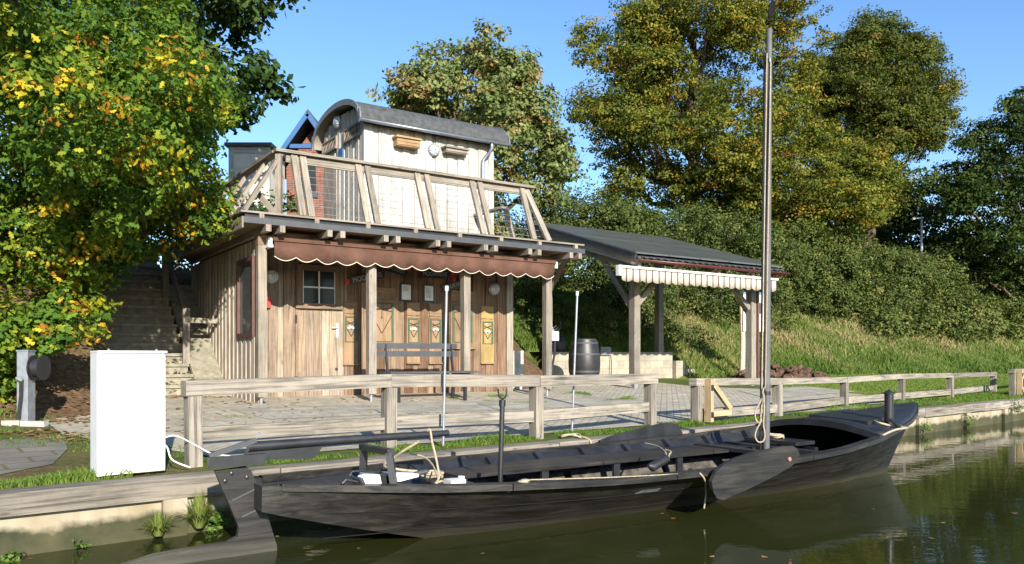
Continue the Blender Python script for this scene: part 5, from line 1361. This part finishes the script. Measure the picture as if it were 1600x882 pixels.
# ropes
def rope(name, pts, lab, rad=.011, grp=None):
    P = [Vector(p) for p in pts]; out = []
    for i in range(len(P)-1):
        p0, p1, p2, p3 = P[max(0, i-1)], P[i], P[i+1], P[min(len(P)-1, i+2)]
        for j in range(6):
            t = j/6; out.append(.5*((2*p1)+(-p0+p2)*t+(2*p0-5*p1+4*p2-p3)*t*t+(-p0+3*p1-3*p2+p3)*t**3))
    out.append(P[-1]); m = MB(); m.tube(out, rad, 7); return tag(m.build(name, M['rope'], None, smooth=True), lab, 'rope', grp)
def coil(name, c, r, turns, lab, sq=.5, rad=.011):
    rr2 = random.Random(int(c.x*100)); pts = []
    for i in range(turns*8):
        th = i*math.pi/4; rr3 = r*(.6+.4*rr2.random()); pts.append(c+Vector((rr3*math.cos(th), rr3*sq*math.sin(th)+rr2.uniform(-.02, .02), i*.0008+rr2.uniform(-.008, .008))))
    return rope(name, pts, lab, rad)
ck = bp(718, 733, .0); ck = B(1.47, .28, -.07)
coil('rope_coil', ck, .11, 6, 'coiled pale rope lying on the aft locker of the boat', .7)
rope('tiller_rope', [bp(668, 674, 0), bp(672, 672, -.02), bp(675, 690, -.05), bp(681, 715, -.1), bp(686, 745, -.2), bp(681, 755, -.25), bp(690, 752, -.25), bp(694, 756, -.2)], 'pale rope hanging from the end of the tiller', .009)
rope('stern_rope', [bp(655, 690, .0), bp(630, 705, .1), bp(615, 716, .2), bp(604, 722, .2), bp(601, 729, .1), bp(612, 732, 0), bp(630, 735, -.05), bp(652, 737, -.1)], 'pale rope knotted round the near post of the tiller rest', .011)
rope('quay_line', [bp(640, 709, .5), bp(662, 714, .4), bp(676, 727, .2), bp(684, 747, -.1)], 'slack thin pale line arching across the stern behind the tiller rest', .007)
pl = rope('bamboo_pole', [bp(828, 750, -.88), bp(960, 746, -1.02), bp(1094, 739, -1.07)], 'long thin pale pole lying along the near gunwale', .0045)
m = MB(); c = bp(818, 753, -.8); m.lathe(lambda x, y, z: c+Vector((x*1.6, y, z+x*.25)), [(.012, -.012), (.032, -.008), (.028, .012), (.01, .02)], 12); tag(m.build('cloth_scrap', M['rope'], None, smooth=True), 'pale crumpled cloth tied on the end of the long pole', 'cloth')
m = MB(); m.tube([bp(1013, 728, -.75), bp(1019, 730, -.75), bp(1042, 717, -.72)], [.015, .042, .036], 12); fd = tag(m.build('fender', M['rubber'], None, smooth=True), 'black rubber fender hanging inside the near side of the boat', 'fender')
rope('fender_rope', [bp(1008, 693, .2), bp(1025, 697, .0), bp(1038, 705, -.3), bp(1043, 716, -.6), bp(1046, 710, -.5), bp(1048, 706, -.4), bp(1040, 703, -.3)], 'pale rope running from the bench to the black fender', .009)
# halyards by the mast
mz = lambda f: mb0.lerp(mt, f)
ha = thing('halyard', mz(.3), 'pale halyard rope running up the mast with a hanging loop at its foot', 'rope')
m = MB(); ztop = at(1197, 85, mb0.y).z; zlo = at(1190, 607, mb0.y).z
x0 = at(1197, 85, mb0.y).x; x1 = at(1188, 600, mb0.y).x
m.tube([Vector((x0+.0, mb0.y-.03, ztop)), Vector((x1, mb0.y-.05, zlo))], .0075, 6); m.build('line', M['rope'], ha, smooth=True)
m = MB(); m.tube([Vector((x0+.035, mb0.y-.05, ztop-.1)), Vector((x1+.035, mb0.y-.07, zlo+.04)), Vector((x1+.03, mb0.y-.06, zlo))], .0075, 6); m.build('line', M['rope'], ha, smooth=True)
m = MB(); lp = [(1193, 607), (1190, 622), (1186, 632), (1181, 641), (1180, 652), (1184, 660), (1190, 657), (1193, 645), (1191, 632), (1189, 645), (1188, 660), (1182, 672), (1180, 683), (1185, 691), (1193, 689), (1195, 678), (1193, 664), (1194, 640), (1193, 610)]
P = [at(x, y, mb0.y-.06-.002*i) for i, (x, y) in enumerate(lp)]; out = []
for i in range(len(P)-1):
    p0, p1, p2, p3 = P[max(0, i-1)], P[i], P[i+1], P[min(len(P)-1, i+2)]
    for j in range(5):
        t = j/5; out.append(.5*((2*p1)+(-p0+p2)*t+(2*p0-5*p1+4*p2-p3)*t*t+(-p0+3*p1-3*p2+p3)*t**3))
m.tube(out, .0085, 7); m.build('loop', M['rope'], ha, smooth=True)
coil('rope_coil', B(6.1, .30, .0), .11, 5, 'tangled pale rope on the forward bench right of the mast', .8, .010)
rope('bow_rope', [B(6.98, -.42, deckz(6.98, -.42)+.02), B(6.85, -.5, deckz(6.85, -.5)+.03), B(6.80, -.6, deckz(6.8, -.6)+.04), B(6.92, -.68, deckz(6.92, -.68)+.02), B(6.95, -.82, zs(6.95)+.03), B(6.75, -.80, zs(6.75)+.03), B(6.45, -.84, zs(6.45)+.02)], 'pale rope made fast on the foredeck beside the stove pipe', .012)
rope('mooring_rope', [Q(5.62, .02, .03), Q(5.55, .12, .06), Q(5.48, .2, .035), Q(5.6, .28, .04), Q(5.72, .18, .05), Q(5.65, .06, .04), Q(5.66, -.08, .0), Q(5.66, -.085, -.12)], 'frayed pale rope lying over the quay edge beside the far leeboard', .012)
rope('dangling_rope', [bp(1093, 739, -1.08), bp(1101, 750, -1.09), bp(1103, 770, -1.0), bp(1100, 795, -1.0)], 'thin pale rope hanging down the hull beside the leeboard', .007)

# ------------------------------------------------------------ trees
def hides_lamp(b):
    """the street lamp stands free of foliage in front of it"""
    x, y, z, r = b; px = 800+x/y*FPX; py = HOR-(z-EYE)/y*FPX
    return 30 < y < 41.5 and math.hypot(px-1436, py-352) < r*FPX/y*1.15+22
def tree(name, trunk_base, trunk_top, r0, boughs, n, size, mat, lab, cat='tree', limbs=10, seed=1, grp='trees round the terrace', **kw):
    boughs = [q for q in boughs if not hides_lamp(q)]
    b = Vector(trunk_base); o = thing(name, b, lab, cat, grp)
    m = MB(); limb_tree(m, b-Vector((0, 0, .3)), trunk_top, r0, boughs, limbs, seed); m.build('trunk', M['bark'], o, smooth=True)
    crown('crown', boughs, n, size, M[mat], o, **kw); return o
def gp(x, y): return (x, y, gz(x, y))
oakpoly = [(-260, -200), (300, -200), (296, 30), (340, 55), (368, 100), (385, 170), (395, 235), (372, 262), (350, 240), (300, 235), (290, 262), (340, 275), (405, 262), (400, 300), (372, 345), (350, 378), (322, 372), (285, 352), (250, 360), (222, 400), (205, 450), (150, 470), (190, 495), (120, 520), (60, 548), (40, 560), (-20, 575), (-60, 640), (-260, 650)]
ob = poly_boughs(oakpoly, 11.8, 2.3, 120, .62, 11, keep=.55)
toe_ = lambda t: interp(t, TOE_T, TOE_D)
def shades(b, tgt):
    """does bough b stand in the sun of the point tgt?"""
    v = Vector(b[:3])-Vector(tgt); a = v.dot(sd)
    return a > 0 and (v-sd*a).length < b[3]+.12
keep_lit = [H(0, d, z) for d in (0, .5, 1.0) for z in (.6, 1.2, 1.8, 2.4)]+[H(-.25, 1.7, .9), H(-.9, 2.2, .5), H(-1.4, 2.3, .6), H(-.3, 2.2, 1.2), H(-1.2, 2.6, .9), H(-.02, 1.4, 1.2), H(-2.0, .5, .4), H(-1.0, 0, .3), H(-.5, -1, .25), H(.5, -1, .25), H(1.5, -1, .25)]
ob = [b_ for b_ in ob if not any(shades(b_, q) for q in keep_lit)]
fill = poly_boughs([(-260, -200), (260, -200), (280, 60), (230, 330), (100, 440), (-260, 560)], 14.0, 1.0, 45, .8, 12, keep=.55)
shade_boughs = []  # oak boughs added along the sun line to shade the upper steps
plA = np.array(oakpoly, float); plB = np.roll(plA, -1, axis=0)
def in_poly(x, y):
    c = ((plA[:, 1] > y) != (plB[:, 1] > y)) & (x < (plB[:, 0]-plA[:, 0])*(y-plA[:, 1])/(plB[:, 1]-plA[:, 1]+1e-9)+plA[:, 0]); return c.sum() % 2 == 1
for t_ in (-2.2, -1.7, -1.2, -.7, -.2, .0):
    for d_ in (3.1, 3.7, 4.3, 5.0, 5.8):
        q = H(t_, d_); q.z = gz(q.x, q.y)+.1; 
        for kk in (3.0, 3.8, 4.6, 5.4, 6.2):
            v = q+sd*(kk+random.uniform(-.4, .4)); px_b = 800+v.x/v.y*FPX; py_b = HOR-(v.z-EYE)/v.y*FPX
            if in_poly(px_b+22, py_b+10) and in_poly(px_b, py_b+35) and not any(shades((v.x, v.y, v.z, .36), g_) for g_ in keep_lit): shade_boughs.append((v.x, v.y, v.z, .4))
ob += shade_boughs
ob += poly_boughs([(-90, 300), (130, 300), (175, 400), (150, 470), (40, 540), (-90, 540)], 12.6, .8, 24, .6, 14, keep=.5)
ob += [b_ for b_ in poly_boughs([(180, 300), (350, 300), (345, 370), (300, 365), (250, 390), (215, 430), (180, 430)], 12.4, .7, 16, .45, 15, keep=.5) if not any(shades(b_, q) for q in keep_lit)]
ob += [b_ for b_ in fill if not any(shades(b_, q) for q in keep_lit)]
tree('oak_tree', gp(-7.7, 16.4), (-7.3, 13.8, 6.5), .20, ob, 165000, .088, 'oak', 'large oak with yellowing leaves overhanging the steps at the left', limbs=22, seed=2,
     lumps=14, clump=.26, flat=.7, inner=.5, tint=(.38, .17), hot=.12, kind='oak')
lb = poly_boughs([(-40, 470), (60, 470), (160, 480), (170, 505), (110, 525), (50, 545), (35, 600), (-40, 640)], 9.6, .5, 12, .38, 5, keep=.5)
o = thing('oak_bush', gp(-6.6, 9.6), 'low leafy oak growth behind the power pillar at the left edge', 'bush')
m = MB(); limb_tree(m, Vector(gp(-6.9, 10.2)), (-6.7, 9.9, 1.6), .05, lb, 8, 6); m.build('stem', M['bark'], o)
crown('foliage', lb, 5200, .10, M['oak'], o, lumps=14, clump=.2, tint=(.42, .15), hot=.12, kind='oak')
cp_ = [(210, -120), (440, -120), (462, 20), (438, 45), (400, 50), (392, 75), (430, 110), (438, 150), (448, 195), (432, 212), (405, 190), (380, 200), (330, 235), (250, 260), (180, 200)]
cb = poly_boughs(cp_, 16.5, 1.8, 40, .7, 21, keep=.55)
tree('chestnut_tree', gp(-9.0, 17.5), (-8.2, 17, 7.5), .26, cb, 16000, .17, 'chest', 'dark green broadleaf tree showing behind the oak at the upper left', limbs=14, seed=4, lumps=12, clump=.36, inner=.45, tint=(.45, .2), hot=.04, droop=.9)
# undergrowth added behind the oak, standing in for its shade on the bank
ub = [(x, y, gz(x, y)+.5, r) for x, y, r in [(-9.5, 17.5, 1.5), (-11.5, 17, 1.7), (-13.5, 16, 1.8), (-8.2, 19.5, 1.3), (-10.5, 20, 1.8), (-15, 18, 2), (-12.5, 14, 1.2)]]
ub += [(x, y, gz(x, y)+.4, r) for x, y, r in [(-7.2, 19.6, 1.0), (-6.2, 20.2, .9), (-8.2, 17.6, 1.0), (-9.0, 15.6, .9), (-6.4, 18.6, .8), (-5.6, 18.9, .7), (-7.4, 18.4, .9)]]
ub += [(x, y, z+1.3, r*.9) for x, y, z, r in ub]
o = thing('shade_shrubs', gp(-11, 17), 'shrubs added behind the oak so that the shaded bank reads dark', 'shrubs')
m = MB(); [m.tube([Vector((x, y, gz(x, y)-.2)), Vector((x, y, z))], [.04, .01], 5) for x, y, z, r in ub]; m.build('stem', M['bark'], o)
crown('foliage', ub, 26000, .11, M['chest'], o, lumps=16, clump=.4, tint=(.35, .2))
mid = [(590, 150), (580, 138), (640, 115), (655, 60), (700, 62), (725, 40), (755, 22), (768, 50), (800, 78), (835, 98), (872, 125), (858, 160), (892, 190), (876, 222), (895, 262), (895, 300), (830, 320), (800, 400), (600, 420), (590, 250)]
mbg = poly_boughs(mid, 24, 2.6, 125, .85, 31, keep=.55)
tree('linden_tree', gp(-2.2, 25.5), (-1.7, 24.5, 9), .24, mbg, 76000, .14, 'linden', 'rounded linden with large pale leaves directly behind the cabin', limbs=20, seed=7, lumps=11, clump=.36, inner=.45, tint=(.50, .17), hot=.10, droop=.7)
big = [(895, 40), (925, 12), (970, 15), (1000, -150), (1270, -150), (1262, 0), (1285, 60), (1275, 130), (1300, 200), (1375, 235), (1398, 290), (1385, 345), (1300, 365), (1130, 370), (950, 320), (935, 270), (945, 235), (905, 190), (893, 160), (930, 130), (905, 95)]
bb = poly_boughs(big, 36, 4.6, 235, 1.2, 41, keep=.5)
tree('lime_tree', gp(8.6, 38.5), (8.4, 36.5, 15), .5, bb, 260000, .135, 'lime', 'largest lime tree with yellowing crown, behind the mast, cut by the top of the photo', limbs=34, seed=9, lumps=20, clump=.46, flat=.5, inner=.45, tint=(.52, .20), hot=.07)
rb_ = [(1258, 95), (1320, 50), (1362, 32), (1395, 35), (1442, 68), (1470, 88), (1478, 120), (1495, 155), (1480, 190), (1490, 215), (1440, 250), (1430, 330), (1330, 350), (1260, 330), (1255, 180)]
b2 = poly_boughs(rb_, 41, 4.0, 140, 1.25, 51, keep=.5)
tree('lime_tree', gp(19.2, 43.5), (19, 41.5, 14), .42, b2, 200000, .135, 'lime_b', 'second lime tree with greener pointed crown, right of the mast', limbs=26, seed=10, lumps=17, clump=.5, flat=.55, inner=.5, tint=(.48, .2), hot=.05)
dk = [(1380, 300), (1440, 262), (1505, 205), (1525, 170), (1560, 185), (1598, 148), (1680, 100), (1800, 100), (1800, 440), (1700, 480), (1620, 470), (1540, 450), (1420, 390)]
b3 = poly_boughs(dk, 40, 4.4, 120, 1.3, 61, keep=.5)
tree('maple_tree', gp(27.5, 41.5), (27, 40.5, 11), .42, b3, 120000, .16, 'maple', 'dark green maple at the right edge of the photo', limbs=26, seed=12, lumps=15, clump=.55, flat=.5, inner=.5, tint=(.40, .2), hot=.04)
dk2 = [(1150, 290), (1300, 300), (1420, 280), (1480, 300), (1560, 380), (1800, 380), (1800, 505), (1150, 505)]
b4 = poly_boughs(dk2, 50, 3.0, 130, 1.8, 71, keep=.5)
tree('maple_tree', gp(22, 54), (22, 52, 9), .4, b4, 90000, .27, 'maple', 'shaded dark tree filling the gap between the lime trunks and the hedge', limbs=10, seed=13, lumps=12, clump=.7, tint=(.30, .2))
# bushes and hedges on the crest of the bank
def hedge(lab, top, D0, D1, n, r, seed, cnt, size=.085, tint=(.45, .2), mat='hedge', cat='hedge', zlow=0.0, **kw):
    """foliage from the ground up to the height contour `top` (photo x, photo y at the mean distance)"""
    r2 = random.Random(seed); tx = [p[0] for p in top]; ty = [p[1] for p in top]; hb = []
    while len(hb) < n:
        px = r2.uniform(tx[0], tx[-1]); dd = r2.uniform(D0, D1); Y = 15.0; Ym = None
        while Y < 75:
            x = (px-800)/FPX*Y; t, d = to_h(x, Y); q = d-toe_(t)
            if q > (D0+D1)/2 and Ym is None: Ym = Y
            if q > dd: break
            Y += .15
        if Ym is None: Ym = Y
        x = (px-800)/FPX*Y; g = gz(x, Y)
        zt = EYE+(HOR-interp(px, tx, ty))/FPX*Ym - r*.8
        if zt < g+.2: zt = g+.2
        f = r2.random()**1.05; ra = r*r2.uniform(.6, 1.2)
        hb.append((x, Y, g+.2+zlow+(zt-g-.2-zlow)*f, ra))
    hb = [q for q in hb if not hides_lamp(q)]
    o = thing('hedge', gp(*hb[0][:2]), lab, cat, 'hedges along the top of the bank')
    m = MB()
    for x, y, z, r_ in (hb[::9] if len(hb) > 20 else hb[:1]): m.tube([Vector((x, y+.4, gz(x, y)-.2)), Vector((x+.1, y+.3, gz(x, y)+(z-gz(x, y))*.6)), Vector((x+.15, y-.1, z+r_*.9))], [.02, .014, .003], 5)
    m.build('stem', M['bark'], o); crown('foliage', hb, cnt, size, M[mat], o, lumps=15, clump=.3, flat=.9, inner=.5, tint=tint, **kw); return o
hedge('tall dark hedge behind the left end of the shelter roof', [(780, 330), (835, 300), (870, 285), (905, 292), (960, 300), (1030, 320)], 3.0, 6.0, 130, .75, 81, 85000, .10, tint=(.42, .18))
hedge('hedge behind the middle of the shelter roof', [(960, 305), (1010, 300), (1070, 312), (1130, 320), (1215, 350)], 3.4, 6.8, 210, .75, 82, 110000, .105)
hedge('long grey-green hedge right of the mast on top of the bank', [(1195, 350), (1225, 338), (1290, 345), (1330, 360), (1375, 385), (1430, 368), (1480, 398), (1530, 428), (1560, 462)], 4.6, 7.2, 430, .9, 83, 330000, .115, tint=(.52, .18))
hedge('low leafy bushes at the right end of the bank', [(1370, 490), (1450, 470), (1530, 462), (1600, 455), (1720, 450)], 3.0, 5.0, 170, .7, 84, 100000, .14, tint=(.66, .18), cat='bushes')
hedge('green bush on the slope between the hut and the shelter', [(800, 470), (830, 400), (862, 400), (876, 440)], 1.6, 2.6, 12, .28, 85, 4500, .07, tint=(.6, .15), cat='bush')
hs2 = [(x, y, gz(x, y)+.35, .6) for x, y in [(1.5, 22.6), (2.6, 23.1), (3.6, 23.6), (.6, 22.0), (4.6, 24.6), (3, 25), (1.2, 24), (5.6, 25.2)]]
o = thing('hedge', gp(2, 23), 'low dark shrubs on the slope under the shelter roof', 'shrubs', 'hedges along the top of the bank')
m = MB(); [m.tube([Vector((x, y, gz(x, y)-.1)), Vector((x, y, z+.3))], [.02, .006], 5) for x, y, z, r in hs2]; m.build('stem', M['bark'], o)
crown('foliage', hs2, 9000, .08, M['hedge'], o, lumps=14, clump=.3, tint=(.4, .2))

# ------------------------------------------------------------ grass, weeds, fallen leaves
def scat(n, xr, yr, cond, frame=H):
    out = []
    while len(out) < n:
        a = rng.uniform(*xr, 4000); b = rng.uniform(*yr, 4000)
        for i in range(4000):
            p = frame(a[i], b[i])
            if cond(a[i], b[i], p):
                out.append((p.x, p.y, gz(p.x, p.y)-.02))
                if len(out) >= n: break
    return np.array(out)
from mathutils import noise as mn
nz = lambda p, s, o=0: mn.noise(Vector((p.x*s, p.y*s, o)))
toe_ = lambda t: interp(t, TOE_T, TOE_D)
# long grass on the right-hand bank
pts = scat(52000, (11, 58), (3, 24), lambda t, d, p: d > toe_(t)-.15 and d < toe_(t)+6.5 and random.random() < 1.25*math.exp(-(t-11)/22.))
dd_ = np.array([to_h(p[0], p[1])[1]-toe_(to_h(p[0], p[1])[0]) for p in pts])
tt = np.clip(dd_*.13, 0, .42)+np.array([.26+.50*nz(Vector(p), .35)+.25*nz(Vector(p), 1.6, 7) for p in pts])
struct(grass_blades('bank_grass', pts, rng.uniform(.10, .27, len(pts)), M['blade'], tt+.10, .8, .02), 'long green and straw-coloured grass on the bank at the right', 'grass', 'stuff')
pts = scat(20000, (5.7, 12.6), (1.6, 9), lambda t, d, p: d > toe_(t)+.1 and (t > 8.1 or nz(p, 1.6, 3) > .16))
struct(grass_blades('bank_grass', pts, rng.uniform(.10, .28, len(pts)), M['blade'], .38, .8, .016), 'grass on the bank behind the block wall and the shelter', 'grass', 'stuff')
# mown lawn, short
pts = scat(40000, (13.0, 44), (-9, 5.4), lambda t, d, p: d < toe_(t)+.1 and to_q(p.x, p.y)[1] > .35 and not (to_q(p.x, p.y)[0] < 16.4 and to_q(p.x, p.y)[1] < 9.5 and to_q(p.x, p.y)[1] > .95) and not (to_q(p.x, p.y)[0] < 17.9 and 2.5 < to_q(p.x, p.y)[1] < 4.4) and random.random() < 1.2*math.exp(-(t-13)/16.))
struct(grass_blades('lawn_grass', pts, rng.uniform(.03, .075, len(pts)), M['blade_lawn'], .55, .9, .012), 'short sunlit lawn between the right fence and the bank', 'lawn', 'stuff')
# strip of grass along the quay edge
def strip(n, k0, k1, s0, s1, thr, h, tint, nm, lab, mat='blade_lawn', f=1.1):
    pts = scat(n, (k0, k1), (s0, s1), lambda k, s, p: nz(p, f, 11) > thr, Q)
    hh = rng.uniform(h*.4, h, len(pts))*np.array([.55+.8*max(0, nz(Vector(p), 1.7, 2)+.3) for p in pts])
    return struct(grass_blades(nm, pts, hh, M[mat], tint, .8, .007), lab, 'grass', 'stuff')
strip(10500, 1.0, 12.5, .24, .60, -.05, .095, .40, 'verge_grass', 'grass and weeds growing along the quay edge before the fence')
strip(15000, 12, 32, .24, 1.3, -.25, .12, .38, 'verge_grass', 'green grass strip along the right part of the quay')
strip(1800, -9, 1.2, .24, .5, .08, .07, .42, 'verge_grass', 'thin grass along the quay edge at the left')
strip(2200, -1.0, 1.1, .26, .46, -.3, .12, .5, 'verge_grass', 'grass growing round the foot of the white cabinet')
strip(11000, -9, 1.1, 2.25, 4.8, -.15, .085, .42, 'verge_grass', 'patchy grass between the old path and the left bank', f=1.5)
strip(2600, 7.2, 11.5, 3.2, 5.2, .22, .08, .40, 'paving_grass', 'small tufts growing in the joints of the terrace', f=1.2)
strip(1500, 1.6, 3.4, 3.6, 5.2, .12, .06, .5, 'paving_grass', 'grass in the joints by the left porch post')
strip(1500, -1.1, .9, .17, .25, -.9, .13, .5, 'verge_grass', 'fringe of grass along the front foot of the white cabinet')
strip(2500, -9, .8, .5, 2.4, .22, .06, .45, 'path_grass', 'sparse grass growing through the old path')
strip(2600, .5, 1.7, .5, 3.4, -.1, .06, .45, 'verge_grass', 'grass between the end of the old path and the brick terrace')
# tufts hanging on the quay wall near the water
def tuft(k, z, n, h, lab, mat='blade_lawn', w_=.0045, tint=.75, s=-.08, grp='plants on the quay wall'):
    c = Q(k, s, z); o = thing('grass_tuft', c, lab, 'plant', grp)
    th = rng.uniform(0, 2*math.pi, n); le = rng.random(n)**.8; hh = h*rng.uniform(.55, 1.1, n)
    base = np.array([c.x, c.y, z])+np.stack([np.cos(th), np.sin(th), np.zeros(n)], 1)*(.035*rng.random(n))[:, None]
    dr = np.stack([np.cos(th), np.sin(th), np.zeros(n)], 1); up_ = np.array([[0, 0, 1.0]])
    fs = [0, .35, .7, 1.0]; P_ = []
    for f in fs:
        P_.append(base + dr*(hh*le*.75*f**1.3)[:, None] + up_*(hh*(f*(1-.15*le) - .55*le*f**2.4))[:, None])
    W_ = np.stack([-np.sin(th), np.cos(th), np.zeros(n)], 1)*w_; V = []
    for i, (wa, wb_) in enumerate(((.7, 1), (1, .8), (.8, .1))): V.append(np.stack([P_[i]-W_*wa, P_[i]+W_*wa, P_[i+1]+W_*wb_, P_[i+1]-W_*wb_], 1))
    rr_ = np.clip(rng.normal(tint, .2, n), 0, 1); tris_obj('blades', np.concatenate(V), np.concatenate([rr_]*3), M[mat], o, 4); return o
def kq(px): return plane_hit('q', px, 700, -.1)[0]
tuft(kq(248), -.42, 260, .22, 'bright grass tuft on the quay wall below the white cabinet')
tuft(kq(312), -.40, 330, .34, 'tall green grass tuft on the quay wall beside the rudder')
def leafplant(k, z, n, r, lab, s=-.1):
    c = Q(k, s, z); o = thing('water_weed', c, lab, 'plant', 'plants on the quay wall')
    crown('leaves', [(c.x, c.y, z, r)], n, .035, M['weeds'], o, lumps=6, clump=r*.7, tint=(.5, .3)); return o
leafplant(kq(335), -.38, 380, .11, 'small-leaved green plant right of the tall tuft beside the rudder')
leafplant(kq(22), -.42, 60, .06, 'tiny green weed low on the quay wall at the left edge')
leafplant(kq(124), -.40, 40, .05, 'tiny green weed on the quay wall left of the cabinet')
leafplant(kq(1446), -.30, 300, .16, 'trailing weeds on the quay wall right of the bow')
leafplant(kq(1512), -.30, 200, .14, 'trailing weeds on the second quay post right of the bow')
leafplant(kq(1583), -.15, 420, .22, 'green leafy plant on the quay wall at the right edge')
# fallen leaves
def litter(n, xr, yr, cond, nm, lab, frame=H):
    pts = scat(n, xr, yr, cond, frame); P = pts+np.array([0, 0, .035]); nn = len(P)
    out = np.tile(np.array([[0, 0, 1.0]]), (nn, 1)); V = leaf_quads(P, out, .075, .75, 1.5, .5)
    struct(tris_obj(nm, V, rng.random(nn), M['litter'], None, 4), lab, 'leaves', 'stuff')
litter(8000, (-6, -.1), (-4, 6), lambda t, d, p: d > toe_(t)-.6 or nz(p, 1.0) > .2, 'fallen_leaves', 'brown fallen leaves under the oak on the left bank')
litter(260, (-3, 3), (-3.5, 1), lambda t, d, p: True, 'fallen_leaves', 'scattered fallen leaves on the terrace before the hut')
litter(500, (5.6, 6.9), (1.6, 4), lambda t, d, p: True, 'fallen_leaves', 'fallen leaves on the bare soil right of the hut')

fl = []
while len(fl) < 70:
    k, s_ = rng.uniform(-3, 16), -abs(rng.normal(0, 2.2)); p = Q(k, s_)
    fl.append((p.x, p.y, WATER+.006))
fl = np.array(fl); V = leaf_quads(fl, np.tile(np.array([[0, 0, 1.0]]), (len(fl), 1)), .05, .7, 8, .1, 0)
struct(tris_obj('floating_leaves', V, rng.random(len(fl)), M['litter'], None, 4), 'few fallen leaves floating on the canal', 'leaves', 'stuff')
